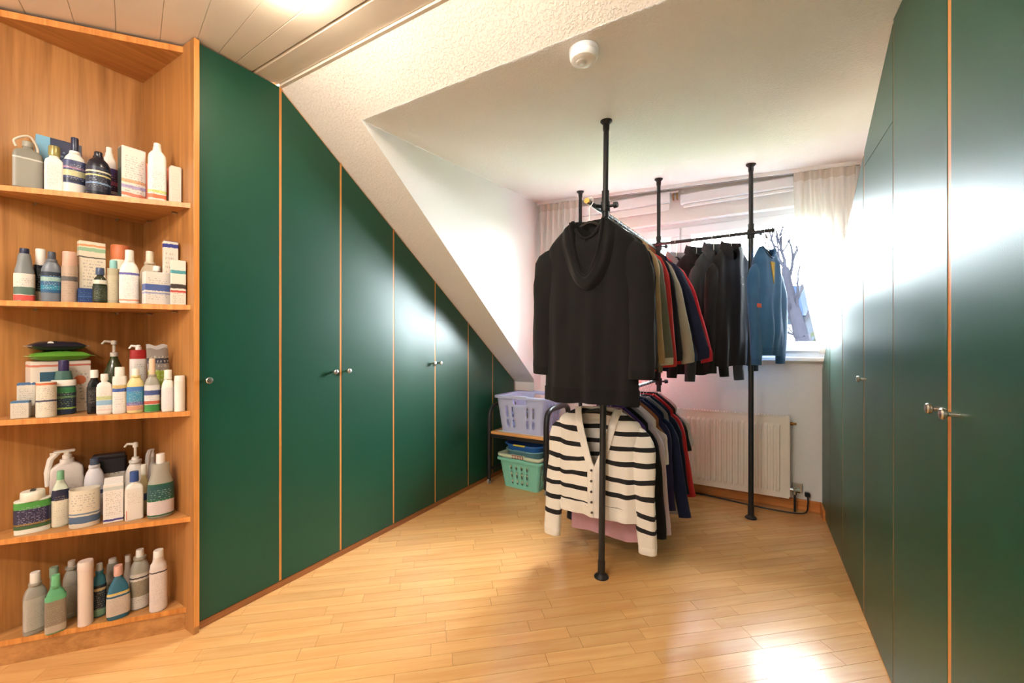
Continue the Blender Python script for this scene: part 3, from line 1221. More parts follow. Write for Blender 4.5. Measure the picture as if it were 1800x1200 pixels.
bottle(t, w, .6, h, WH, 'round', 2.6, NAVY, .24, .36, printed((52, 62, 104), ((.05, .2, (30, 36, 60)), (.3, .55, (196, 190, 140)), (.62, .7, (160, 120, 150))), (220, 220, 210)), (.26, .78))
t, w, h = item(0, 151, 195, 268, .05, 'round_bottle', 'squat dark navy glass bottle with yellowish label lines', 'bottle', 1.0)
bottle(t, w, 1.0, h, DK, 'round', 2.0, DK, .10, .36, printed((26, 30, 52), ((.3, .36, (120, 150, 190)), (.62, .68, (214, 204, 140)), (.78, .84, (214, 210, 180))), (160, 170, 180)), (.1, .7))
t, w, h = item(0, 177, 207, 260, .15, 'shampoo_bottle', 'white bottle with a purple label standing behind the navy bottle', 'bottle', .6)
bottle(t, w, .6, h, WH, 'round', 2.4, WH, .10, .40, printed((58, 48, 104), ((.5, .62, (180, 100, 150)), (.25, .33, (200, 205, 225))), (220, 215, 225)), (.05, .70))
t, w, h = item(0, 208, 256, 263, .085, 'carton', 'tall white carton with faint red and violet prints, open top flap', 'carton', .62, 16)
carton(t, w * .92, w * .55, h, printed((230, 218, 208), ((.10, .16, (222, 130, 104)), (.34, .40, (226, 170, 130)), (.24, .30, (176, 160, 200))), TXT, rows=18), printed((44, 60, 52), ((.6, 1, (90, 96, 84)),)))
t, w, h = item(0, 254, 263, 288, .10, 'cream_tube', 'thin coral red tube squeezed between white carton and white bottle', 'tube', .8)
bottle(t, w, .8, h, pl(214, 108, 74), 'tub', 2, pl(214, 108, 74), .12, .8)
t, w, h = item(0, 260, 293, 253, .055, 'powder_bottle', 'tall white talc bottle with orange and green print near its foot', 'bottle', .6)
bottle(t, w, .6, h, WH, 'square', 3.2, WH, .07, .42, printed((222, 218, 212), ((.04, .16, (222, 110, 70)), (.2, .28, (196, 206, 120))), TXT, rows=14), (.05, .66))
t, w, h = item(0, 287, 300, 296, .11, 'small_carton', 'small coral carton half hidden behind the low white box', 'carton', .8)
carton(t, w, w * .8, h, printed((220, 120, 96), ((.0, .3, (206, 196, 176)),)))
t, w, h = item(0, 298, 318, 294, .05, 'small_carton', 'plain low white carton at the wardrobe end of the top shelf', 'carton', .7, 14)
carton(t, w, w * .7, h, printed((214, 204, 192), (), (190, 180, 170)))

# ---- second shelf
t, w, h = item(1, 24, 62, 437, .055, 'mouthwash_bottle', 'clear grey bottle with green and red hill label and navy neck', 'bottle', .75)
bottle(t, w, .75, h, CLEARG, 'slope', 2.4, NAVY, .10, .5, printed((220, 212, 200), ((.0, .2, (212, 84, 76)), (.22, .5, (92, 118, 104))), TXT), (.02, .58))
t, w, h = item(1, 58, 85, 438, .10, 'deodorant', 'black bottle with a large rounded white cap', 'bottle', .7)
bottle(t, w, .7, h, DK, 'can', 2.6, WH, .30, 1.02, printed((24, 24, 26), ((.0, .3, (206, 200, 180)),), (200, 200, 200)), (.03, .9))
t, w, h = item(1, 72, 110, 443, .055, 'shower_gel', 'grey blue bottle with dark cap and turquoise wave label', 'bottle', .65)
bottle(t, w, .65, h, pl(112, 118, 126, .3), 'round', 2.3, pl(66, 72, 84), .15, .40, printed((44, 92, 132), ((.15, .35, (40, 130, 160)), (.55, .75, (150, 180, 170)), (.8, 1, (34, 44, 60))), (210, 220, 220)), (.22, .70))
t, w, h = item(1, 108, 137, 443, .05, 'jar', 'beige pink jar with a striped lid and dark rim', 'jar', 1.0)
bottle(t, w, 1.0, h, pl(176, 152, 130), 'can', 2, pl(200, 160, 140), .28, .94, printed((176, 152, 132), ((.6, .74, (90, 86, 84)),), (120, 100, 90)), (.02, .95))
t, w, h = item(1, 136, 186, 426, .10, 'carton', 'tall cream carton with a small orange and green emblem', 'carton', .4, 12)
carton(t, w * .95, w * .4, h, printed((226, 214, 192), ((.74, .76, (90, 84, 76)), (.84, .90, (150, 186, 150)), (.92, .95, (226, 150, 100))), TXT, rows=15, tz=(.2, .7)))
t, w, h = item(1, 137, 163, 507, .055, 'small_carton', 'little navy blue carton at the foot of the tall cream carton', 'carton', .7)
carton(t, w, w * .6, h, printed((38, 66, 118), ((.4, .5, (60, 96, 150)),), (170, 180, 200), rows=6))
t, w, h = item(1, 163, 189, 471, .035, 'dropper_bottle', 'small dark green bottle with white shoulder and slate blue cap', 'bottle', 1.0)
bottle(t, w, 1.0, h, pl(36, 44, 24, .2), 'round', 2, pl(62, 76, 104), .19, .62, printed((40, 50, 30), ((.75, .85, (20, 24, 20)),), (170, 180, 150)), (.05, .6), shoulder=pl(206, 200, 184))
t, w, h = item(1, 188, 211, 458, .05, 'lotion_bottle', 'slim olive beige bottle with a light teal cap', 'bottle', .8)
bottle(t, w, .8, h, pl(176, 166, 138), 'can', 2.2, pl(134, 188, 184), .19, .62, printed((188, 178, 150), (), (140, 130, 110)), (.1, .8))
t, w, h = item(1, 194, 229, 432, .15, 'tub', 'cream tub with a broad terracotta lid behind the bottles', 'tub', 1.0)
bottle(t, w, 1.0, h, CREAM, 'tub', 2, pl(206, 116, 70, .5), .24, 1.02)
t, w, h = item(1, 210, 245, 440, .04, 'shampoo_bottle', 'white bottle with purple heading and small orange mark', 'bottle', .6)
bottle(t, w, .6, h, WH, 'round', 2.6, WH, .17, .46, printed((228, 222, 214), ((.86, .93, (96, 92, 160)), (.05, .1, (226, 150, 120))), (150, 146, 170), rows=16), (.03, .74))
t, w, h = item(1, 246, 281, 442, .13, 'lotion_bottle', 'cream rounded bottle with tall cream cap behind the blue printed box', 'bottle', .7)
bottle(t, w, .7, h, CREAM, 'round', 2.2, CREAM, .20, .44)
t, w, h = item(1, 266, 286, 468, .085, 'small_bottle', 'tiny white screw cap bottle peeping over the blue printed box', 'bottle', 1.0)
bottle(t, w, 1.0, h, WH, 'square', 2, WH, .12, .8)
t, w, h = item(1, 250, 299, 479, .035, 'carton', 'low white carton with a blue and violet band', 'carton', .5, 14)
carton(t, w * .92, w * .5, h, printed((226, 218, 208), ((.42, .62, (84, 104, 166)), (.32, .37, (160, 160, 190))), TXT, rows=12))
t, w, h = item(1, 285, 314, 425, .065, 'carton', 'tall slim white carton with a navy top edge', 'carton', .6, 10)
carton(t, w * .9, w * .5, h, printed((222, 212, 200), ((.9, .96, (52, 60, 140)),), TXT), None, pl(48, 56, 130))
t, w, h = item(1, 299, 327, 458, .022, 'carton', 'white carton with teal oval and small dark portrait print', 'carton', .5, 8)
carton(t, w * .95, w * .5, h, printed((228, 220, 208), ((.70, .78, (86, 160, 170)), (.36, .46, (70, 62, 60)), (.27, .32, (196, 84, 76))), TXT, rows=20, tz=(.04, .26)))

# ---- middle shelf
c = at(104, 660, 0, XB + .040)
bw = abs(at(52, 660, 0, XB + .045).y - at(157, 660, 0, XB + .045).y)
bh = (CAMH + (CY - 634) / F * (c.x * WV[0] + c.y * WV[1])) - SHZ[2]
t = thing('large_carton', 'large white carton with a blue window print behind the cans', 'carton', (c.x, c.y, SHZ[2] + .0004), math.pi / 2, 'toiletries on the middle shelf')
carton(t, bw, .075, bh, printed((226, 214, 200), ((.9, .94, (206, 120, 100)),), TXT, tx=(.62, .95)))
obj('blue_window', MB().box(-bw * .36, bw * .02, -.0385, -.037, bh * .2, bh * .8), printed((58, 92, 112), ((.3, .6, (84, 130, 150)),)), t, world=False)
obj('orange_seal', MB().tube([(bw * .3, -.0372, bh * .62), (bw * .3, -.0388, bh * .62)], .018, 20), pl(214, 120, 80), t, world=False)


def pillow(t, w, d, h, mat, mat2=None):
    def fn(sgn):
        def g(u, v):
            x, y = u * 2 - 1, v * 2 - 1
            k = max(0, (1 - abs(x) ** 3.2)) ** .6 * max(0, (1 - abs(y) ** 3)) ** .6
            return (x * w / 2 * (1 + .04 * (1 - abs(y))), y * d / 2, h / 2 + sgn * h / 2 * k + .003 * noise.noise(Vector((x * 4, y * 4, w * 40))) * k)
        return g
    obj('pack', MB().grid(fn(1), 22, 12).grid(fn(-1), 22, 12), mat, t, True, world=False, ang=70)
    for s in (-1, 1):
        obj('crimped_end', MB().box(s * w / 2 - .006, s * w / 2 + .008, -d * .42, d * .42, h / 2 - .0012, h / 2 + .0012), mat2 or mat, t, world=False)


zt = SHZ[2] + bh
t = thing('wipes_pack', 'plump green foil pack lying on the large white carton', 'pack', (c.x + .012, c.y, zt), math.pi / 2, 'toiletries on the middle shelf')
pillow(t, bw * 1.0, .088, .040, plain('green_foil', (96, 150, 52), .25), plain('green_foil_end', (140, 176, 96), .3))
t = thing('wipes_pack', 'black and silver pack lying on top of the green pack', 'pack', (c.x + .012, c.y - .008, zt + .041), math.pi / 2 + .05, 'toiletries on the middle shelf')
pillow(t, bw * .92, .085, .036, plain('black_foil', (34, 36, 48), .3), plain('silver_foil', (176, 172, 170), .3))
obj('white_dot', MB().tube([(-bw * .16, -.028, .026), (-bw * .16, -.034, .029)], .009, 14), WH, t, world=False)
t, w, h = item(2, 18, 56, 704, .03, 'small_carton', 'small cream carton with blue top edge at the open end of the shelf', 'carton', .7, -14)
carton(t, w * .88, w * .6, h, printed((206, 196, 180), ((.9, 1, (66, 110, 150)),), TXT, rows=9), None, pl(72, 112, 148))
t, w, h = item(2, 29, 66, 672, .075, 'carton', 'cream carton with blue top standing behind the smallest carton', 'carton', .5, -10)
carton(t, w * .9, w * .5, h, printed((208, 198, 182), ((.93, 1, (70, 104, 146)),), TXT, rows=14), None, pl(84, 118, 150))
t, w, h = item(2, 63, 100, 671, .03, 'can', 'cream printed can with an orange patch on its rim', 'can', 1.0)
bottle(t, w, 1.0, h, pl(216, 206, 188), 'can', 2, None, .0, .5, printed((214, 204, 186), ((.44, .49, (62, 66, 90)), (.93, 1, (206, 110, 70))), TXT, rows=16), (.02, .98))
t, w, h = item(2, 90, 134, 633, .088, 'mouthwash_bottle', 'navy and green labelled bottle with white shoulder and purple cap', 'bottle', .8)
bottle(t, w, .8, h, pl(72, 106, 98, .25), 'slope', 2.4, pl(52, 42, 84), .20, .46, printed((34, 48, 72), ((.8, 1, (52, 122, 74)), (.18, .24, (150, 180, 90)), (.6, .68, (96, 130, 90))), (170, 190, 120)), (.02, .62), shoulder=WH)
t, w, h = item(2, 153, 178, 650, .065, 'shampoo_bottle', 'slim black bottle with a white cap', 'bottle', .6)
bottle(t, w, .6, h, pl(22, 20, 22, .2), 'round', 3, WH, .17, .62, printed((24, 22, 24), (), (176, 170, 160), rows=14), (.2, .74))
t, w, h = item(2, 170, 197, 657, .035, 'sun_lotion', 'flat white bottle with pale green and blue square label', 'bottle', .5)
bottle(t, w, .5, h, WH, 'square', 4, WH, .15, .58, printed((228, 220, 212), ((.30, .48, (140, 180, 210)), (.50, .64, (190, 196, 140)), (.1, .14, (226, 190, 180))), (160, 150, 140), rows=12), (.04, .8))
t, w, h = item(2, 180, 221, 598, .16, 'pump_bottle', 'dark green glass bottle with a grey pump behind the white lotions', 'pump bottle', 1.0, 10)
bottle(t, w, 1.0, h, pl(52, 58, 28, .15), 'bulb', 2, pl(188, 178, 164), .22, .4, None, pump='pump')
t, w, h = item(2, 198, 223, 645, .04, 'lotion_bottle', 'white tall bottle with blue and gold label band', 'bottle', .7)
bottle(t, w, .7, h, WH, 'can', 3, WH, .20, .88, printed((226, 218, 210), ((.60, .98, (62, 92, 160)), (.7, .8, (206, 176, 110))), (150, 150, 170)), (.03, .95))
t, w, h = item(2, 223, 254, 648, .035, 'shower_gel', 'pale yellow bottle with sea blue label and white cap', 'bottle', .7)
bottle(t, w, .7, h, pl(222, 202, 142, .3), 'round', 2.4, WH, .15, .46, printed((66, 140, 176), ((.0, .2, (206, 150, 120)), (.2, .34, (120, 110, 160)), (.8, 1, (70, 120, 180))), (220, 220, 200)), (.08, .70))
t, w, h = item(2, 228, 259, 606, .145, 'pump_bottle', 'red bottle with white front label and pump behind the sea blue label', 'pump bottle', .8)
bottle(t, w, .8, h, pl(166, 34, 32), 'tub', 2.6, WH, .08, .4, printed((222, 214, 206), (), TXT), (.35, .85), pump='pump')
t, w, h = item(2, 254, 281, 630, .035, 'spray_bottle', 'clear bottle with long cream nozzle cap and green flower label', 'bottle', .7)
bottle(t, w, .7, h, CLEAR, 'round', 2.2, pl(220, 190, 160), .30, .42, printed((214, 210, 206), ((.0, .26, (64, 140, 70)), (.28, .4, (196, 96, 70)), (.62, .8, (70, 84, 140))), TXT), (.02, .72))
t, w, h = item(2, 262, 304, 606, .12, 'refill_pouch', 'crumpled silver and lime refill pouch slumping behind the white bottles', 'pouch', .4, 12)


def pouch(u, v, s):
    k = (1 - (2 * u - 1) ** 4) * (1 - v) ** .5
    return ((u - .5) * w * (1 - .1 * v) - .018 * v * v, s * .022 * k - .02 * sstep((v - .7) / .3), h * v + .004 * v * math.sin(u * 9 + v * 7))


obj('pack', MB().grid(lambda u, v: pouch(u, v, -1), 12, 14).grid(lambda u, v: pouch(u, v, 1), 12, 14), printed((150, 142, 138), ((.2, .34, (70, 80, 110)), (.36, .6, (160, 184, 76)), (.7, .78, (70, 70, 84))), (230, 230, 220), rough=.25), t, True, world=False, ang=60)
obj('seal_strip', MB().grid(lambda u, v: tuple(a + b for a, b in zip(pouch(u, .94 + .06 * v, -1), (0, -.0015, 0))), 12, 1), plain('silver_foil', (176, 172, 170), .3), t, world=False)
t, w, h = item(2, 284, 307, 650, .03, 'lotion_bottle', 'plain white round bottle beside the wardrobe end of the middle shelf', 'bottle', .8)
bottle(t, w, .8, h, WH, 'round', 2.2, WH, .18, .62, printed((222, 216, 214), (), (180, 176, 190)), (.08, .7))
t, w, h = item(2, 306, 326, 660, .03, 'roll_on', 'plain white cylinder standing at the wardrobe end of the middle shelf', 'bottle', 1.0)
bottle(t, w, 1.0, h, WH, 'can', 2, WH, .14, .98)

# ---- fourth shelf
t, w, h = item(3, 24, 91, 862, .05, 'wipes_canister', 'wide oval canister with white lid, green band and navy label', 'canister', .55, -6)
bottle(t, w, .55, h, pl(226, 222, 206), 'can', 2.6, pl(226, 222, 206), .20, .99, printed((44, 40, 72), ((.74, 1, (74, 148, 66)), (.0, .12, (60, 96, 56)), (.14, .2, (140, 110, 50))), (180, 176, 200), rows=12), (.16, .96))
obj('dispenser_slot', MB().bbox(-.006, .008, -.012, .012, h - .002, h + .006, .002), pl(60, 60, 50), t, world=False)
t, w, h = item(3, 91, 122, 827, .075, 'lotion_bottle', 'cream bottle with mint green cap and navy upper label', 'bottle', .6)
bottle(t, w, .6, h, pl(206, 216, 196), 'round', 2.6, pl(126, 182, 140), .16, .44, printed((220, 212, 190), ((.70, .99, (36, 38, 66)),), (176, 160, 130), rows=12), (.03, .80))
t, w, h = item(3, 121, 177, 858, .05, 'open_tin', 'open oval cream tin with blue flower print', 'tin', .7, -12)
a_, b_ = w / 2, w / 2 * .7
mb = MB()
rings = [[(x * f, y * f, z) for x, y in cross(32, a_, b_, 2.2)] for z, f in ((0, .96), (.003, 1), (h - .004, 1), (h, 1.015), (h, .95), (h * .55, .94), (h * .5, .93))]
obj('body', mb.loft(rings), printed((216, 208, 190), ((.12, .3, (76, 106, 140)), (.34, .38, (110, 130, 150))), TXT, rows=12, tz=(.45, .9)), t, True, world=False, ang=50)
obj('contents', MB().loft([[(x * .93, y * .93, h * .8 + .006 * noise.noise(Vector((x * 60, y * 60, 1)))) for x, y in cross(32, a_, b_, 2.2)], [(x * .3, y * .3, h * .86) for x, y in cross(32, a_, b_, 2.2)]], False, True), pl(176, 142, 110, .8), t, True, world=False)
t, w, h = item(3, 88, 148, 790, .19, 'spray_bottle', 'big white square bottle with a long white spray trigger', 'spray bottle', .55, 0)
bottle(t, w, .55, h, pl(218, 206, 196), 'square', 7, WH, .13, .3, printed((216, 202, 192), (), TXT, rows=12), (.05, .70), pump='trigger')
t, w, h = item(3, 148, 184, 805, .14, 'shampoo_bottle', 'tall white bottle with slate blue cap behind the oval tin', 'bottle', .7)
bottle(t, w, .7, h, pl(222, 218, 222), 'round', 2.2, pl(62, 74, 96), .11, .46, printed((218, 216, 220), ((.5, .66, (60, 70, 120)),), (150, 150, 170)), (.2, .68))
t, w, h = item(3, 160, 224, 797, .215, 'wipes_pack', 'black topped soft pack stuffed upright behind the milk style carton', 'pack', .4, -6)
obj('pack', MB().bbox(-w / 2, w / 2, -.03, .03, 0, h * .94, .012, 3), printed((196, 186, 170), ((.72, 1.0, (30, 28, 36)), (.34, .5, (60, 62, 60)), (.12, .2, (52, 66, 110))), (40, 40, 40), rows=7), t, True, world=False)
obj('lid_flap', MB().bbox(-w * .46, w * .46, -.024, .024, h * .935, h, .006, 2), pl(44, 40, 44), t, True, world=False)
t, w, h = item(3, 181, 220, 838, .055, 'gable_carton', 'white gable topped carton with a grey oval emblem', 'carton', .6, -8)
carton(t, w * .92, w * .5, h, printed((222, 214, 206), ((.84, .93, (186, 190, 184)), (.05, .10, (70, 66, 130))), TXT, rows=16, tz=(.2, .8)), None, pl(200, 194, 186), gable=True)
t, w, h = item(3, 220, 252, 828, .05, 'sun_lotion', 'flat white bottle with blue cap and orange square near its foot', 'bottle', .5)
bottle(t, w, .5, h, WH, 'square', 6, pl(52, 78, 140), .20, .52, printed((226, 216, 206), (), (176, 150, 140), rows=14, tz=(.5, .9)), (.03, .82))
obj('orange_square', MB().box(-w * .44, -w * .02, -w * .262, -w * .255, h * .03, h * .22), pl(196, 92, 52), t, world=False)
t, w, h = item(3, 220, 256, 777, .165, 'pump_bottle', 'white bottle with a broad white pump head at the back of the shelf', 'pump bottle', .8)
bottle(t, w, .8, h, pl(214, 206, 196), 'round', 2.4, WH, .26, .5, None, pump='pump')
t, w, h = item(3, 245, 261, 816, .10, 'lotion_bottle', 'narrow pale yellow bottle with cream cap and blue oval', 'bottle', .7)
bottle(t, w, .7, h, pl(222, 208, 160), 'round', 2.2, pl(224, 220, 204), .2, .7, printed((220, 206, 160), ((.42, .72, (58, 84, 140)),)), (.1, .70))
t, w, h = item(3, 260, 276, 788, .20, 'spray_bottle', 'small grey bottle with a grey spray nozzle at the back of the shelf', 'spray bottle', .8, 14)
bottle(t, w, .8, h, pl(170, 164, 158), 'round', 2, pl(196, 190, 184), .14, .5, None, pump='trigger')
t, w, h = item(3, 259, 306, 797, .055, 'mouthwash_bottle', 'large clear bottle with white cap and dark green label', 'bottle', .8)
bottle(t, w, .8, h, CLEAR, 'slope', 2.4, pl(226, 216, 210), .15, .36, printed((24, 90, 62), ((.04, .46, (206, 190, 190)), (.52, .96, (30, 78, 76))), (170, 190, 180), rows=12), (.05, .64))

# ---- bottom shelf
t, w, h = item(4, 40, 84, 1005, .055, 'fabric_conditioner', 'grey bottle with white cap and dark blue side label', 'bottle', .7, 10)
bottle(t, w, .7, h, pl(156, 150, 138, .3), 'round', 3, WH, .17, .46, printed((176, 170, 158), ((.0, .03, (120, 120, 110)),), (140, 136, 126), rows=15), (.08, .72))
obj('side_label', MB().box(w * .40, w * .50, -w * .22, -w * .10, h * .12, h * .55), pl(44, 60, 96), t, world=False)
t, w, h = item(4, 79, 117, 1010, .03, 'cleaner_bottle', 'taupe labelled bottle with mint green shoulder and cap', 'bottle', .6)
bottle(t, w, .6, h, pl(96, 166, 120), 'round', 3, pl(108, 184, 132), .18, .44, printed((136, 122, 104), ((.0, .22, (180, 166, 146)),), (170, 160, 140)), (.03, .70), shoulder=pl(96, 172, 122))
t, w, h = item(4, 84, 106, 996, .12, 'spray_bottle', 'pale mint nozzle cap bottle behind the mint shouldered bottle', 'bottle', .8)
bottle(t, w, .8, h, pl(150, 164, 146), 'slope', 2, pl(150, 176, 152), .18, .8)
t, w, h = item(4, 110, 142, 985, .125, 'clear_bottle', 'clear cloudy bottle with grey label behind the white cylinder', 'bottle', .9)
bottle(t, w, .9, h, CLEAR, 'round', 2.2, pl(200, 190, 178), .10, .46, printed((150, 142, 128), (), (120, 116, 106)), (.12, .66))
t, w, h = item(4, 136, 165, 985, .045, 'scouring_powder', 'tall plain pinkish white cylinder with flat cap', 'canister', 1.0)
bottle(t, w, 1.0, h, pl(222, 202, 188), 'can', 2, pl(226, 206, 194), .13, 1.04)
t, w, h = item(4, 163, 187, 990, .09, 'cleaner_bottle', 'teal bottle with navy label and pale green foot', 'bottle', .8)
bottle(t, w, .8, h, pl(54, 122, 140, .3), 'round', 2.2, pl(190, 190, 184), .13, .5, printed((38, 46, 60), ((.0, .22, (126, 168, 138)), (.82, .9, (206, 180, 130))), (190, 196, 180)), (.03, .70))
t, w, h = item(4, 187, 229, 993, .05, 'cleaner_bottle', 'blue bottle with dusty pink cap and cream label', 'bottle', .5)
bottle(t, w, .5, h, pl(46, 104, 128, .25), 'bulb', 2.6, pl(206, 160, 146), .18, .40, printed((196, 180, 164), ((.80, .88, (40, 84, 104)), (.92, 1, (206, 176, 90))), (150, 140, 140)), (.10, .62))
t, w, h = item(4, 183, 213, 981, .19, 'clear_bottle', 'cloudy bottle with white cap behind the blue bottle', 'bottle', .8)
bottle(t, w, .8, h, CLEAR, 'slope', 2.2, WH, .10, .5, printed((120, 130, 116), (), (160, 160, 150)), (.1, .5))
t, w, h = item(4, 217, 233, 975, .20, 'clear_bottle', 'narrow white capped bottle at the back beside the white labelled bottle', 'bottle', .8)
bottle(t, w, .8, h, pl(186, 176, 162), 'slope', 2.2, WH, .14, .7)
t, w, h = item(4, 228, 264, 965, .10, 'cleaner_bottle', 'clear bottle with white cap and grey landscape label', 'bottle', .8)
bottle(t, w, .8, h, CLEAR, 'round', 2.2, WH, .12, .42, printed((206, 198, 188), ((.34, .8, (146, 136, 116)), (.86, .90, (60, 50, 60))), (90, 86, 80), rows=14), (.03, .70))
t, w, h = item(4, 263, 294, 966, .055, 'cleaner_bottle', 'white bottle with flat white cap and closely printed label', 'bottle', .8)
bottle(t, w, .8, h, pl(212, 200, 192), 'square', 2.4, WH, .11, .62, printed((216, 202, 196), ((.9, .93, (60, 56, 60)),), (160, 150, 156), rows=20), (.03, .80))

# ================================================================== CLOTHES RACK
def pole(t, bx, by, tx, ty, ztop, joint):
    """Telescopic floor-to-ceiling pole: foot, lower tube, upper tube, ceiling cap."""
    def P(z):
        k = z / ztop
        return Vector((lerp(bx, tx, k), lerp(by, ty, k), z))
    rings = []
    n = 20
    for r, z in ((.036, 0), (.036, .006), (.030, .012), (.020, .020), (.019, .024)):
        rings.append([P(z) + Vector((r * math.cos(2 * math.pi * k / n), r * math.sin(2 * math.pi * k / n), 0)) for k in range(n)])
    foot = obj('pole_foot', MB().loft(rings), M_BLKPL, t, True)
    obj('sleeve', MB().tube([P(.02), P(.085)], .0185, 16), M_BLKPL, foot, True)
    obj('lower_pole', MB().tube([P(.03), P(joint)], .016, 16), M_BLACK, t, True)
    obj('upper_pole', MB().tube([P(joint - .03), P(ztop - .01)], .0135, 16), M_BLACK, t, True)
    obj('collar', MB().tube([P(joint - .035), P(joint + .02)], .0185, 16), M_BLKPL, t, True)
    rings = []
    for r, z in ((.016, ztop - .05), (.017, ztop - .02), (.026, ztop - .010), (.030, ztop - .006), (.030, ztop - .0005)):
        rings.append([P(z) + Vector((r * math.cos(2 * math.pi * k / n), r * math.sin(2 * math.pi * k / n), 0)) for k in range(n)])
    obj('ceiling_cap', MB().loft(rings), M_BLKPL, t, True)
    return P


def clamp(t, p, d, zsz=.05):
    """Black rail clamp round a pole with a knob."""
    c = obj('rail_clamp', MB().tube([p - Vector((0, 0, zsz / 2)), p + Vector((0, 0, zsz / 2))], .024, 14), M_BLKPL, t, True)
    obj('clamp_knob', MB().tube([p + d * .018, p + d * .045, p + d * .048, p + d * .066], [.007, .007, .016, .014], 12), M_BLKPL, c, True)


RK = thing('clothes_rack', 'black telescopic clothes rack of four floor to ceiling poles with hanging rails', 'clothes rack', (-.62, 2.7, 0))
PA = pole(RK, -.659, 2.023, -.650, 2.075, dorm_z(-.65, 2.075) - .001, 1.93)
PB = pole(RK, -1.245, 3.27, -1.245, 3.27, dorm_z(-1.245, 3.27) - .001, 1.95)
PC = pole(RK, -.612, 3.235, -.612, 3.235, dorm_z(-.612, 3.235) - .001, 1.95)
PD = pole(RK, -.013, 3.205, -.013, 3.205, dorm_z(-.013, 3.205) - .001, 1.95)
RU0, RU1 = Vector((-.700, 1.935, 1.868)), Vector((-.640, 3.30, 1.895))     # upper rail, along the room
RB0, RB1 = Vector((-1.30, 3.205, 1.900)), Vector((.11, 3.170, 1.905))       # back rail, along the window
RL0, RL1 = Vector((-.700, 2.06, .885)), Vector((-.645, 3.28, .885))        # lower rail
obj('hanging_rail', MB().tube([RU0, RU1], .0115, 14), plain('grey_rail', (74, 76, 80), .5, metal=.3), RK, True)
obj('hanging_rail', MB().tube([RB0, RB1], .0115, 14), M_BLACK, RK, True)
obj('hanging_rail', MB().tube([RL0, RL1], .0115, 14), M_BLACK, RK, True)
obj('rail_end_cap', MB().tube([RU0 + Vector((-.0005, -.012, 0)), RU0 + Vector((0, .006, 0))], [.013, .014], 14), M_BRASS, RK, True)
obj('rail_end_cap', MB().tube([RB1 + Vector((.01, 0, 0)), RB1 + Vector((-.006, 0, 0))], [.013, .014], 14), M_BLKPL, RK, True)
clamp(RK, PA(1.868), Vector((1, -.15, 0)).normalized())
clamp(RK, PA(.885), Vector((1, -.15, 0)).normalized())
clamp(RK, PB(1.90), Vector((0, 1, 0)))
clamp(RK, PC(1.895), Vector((.8, .5, 0)).normalized(), .06)
clamp(RK, PC(.885), Vector((.8, .5, 0)).normalized())
clamp(RK, PD(1.903), Vector((1, 0, 0)), .06)
# arms that carry the offset rails
for p, q in ((PA(1.868), RU0 + (RU1 - RU0) * .068), (PA(.885), RL0 + Vector((0, .0, 0))), (PC(1.895), RU0 + (RU1 - RU0) * .955), (PC(.885), RL0 + (RL1 - RL0) * .965)):
    obj('rail_arm', MB().tube([p, q], .010, 10), M_BLKPL, RK, True)

# ------------------------------------------------------------------ garments


def u_at(R0, R1, y):
    k = (y - R0.y) / (R1.y - R0.y)
    return R0.lerp(R1, k)


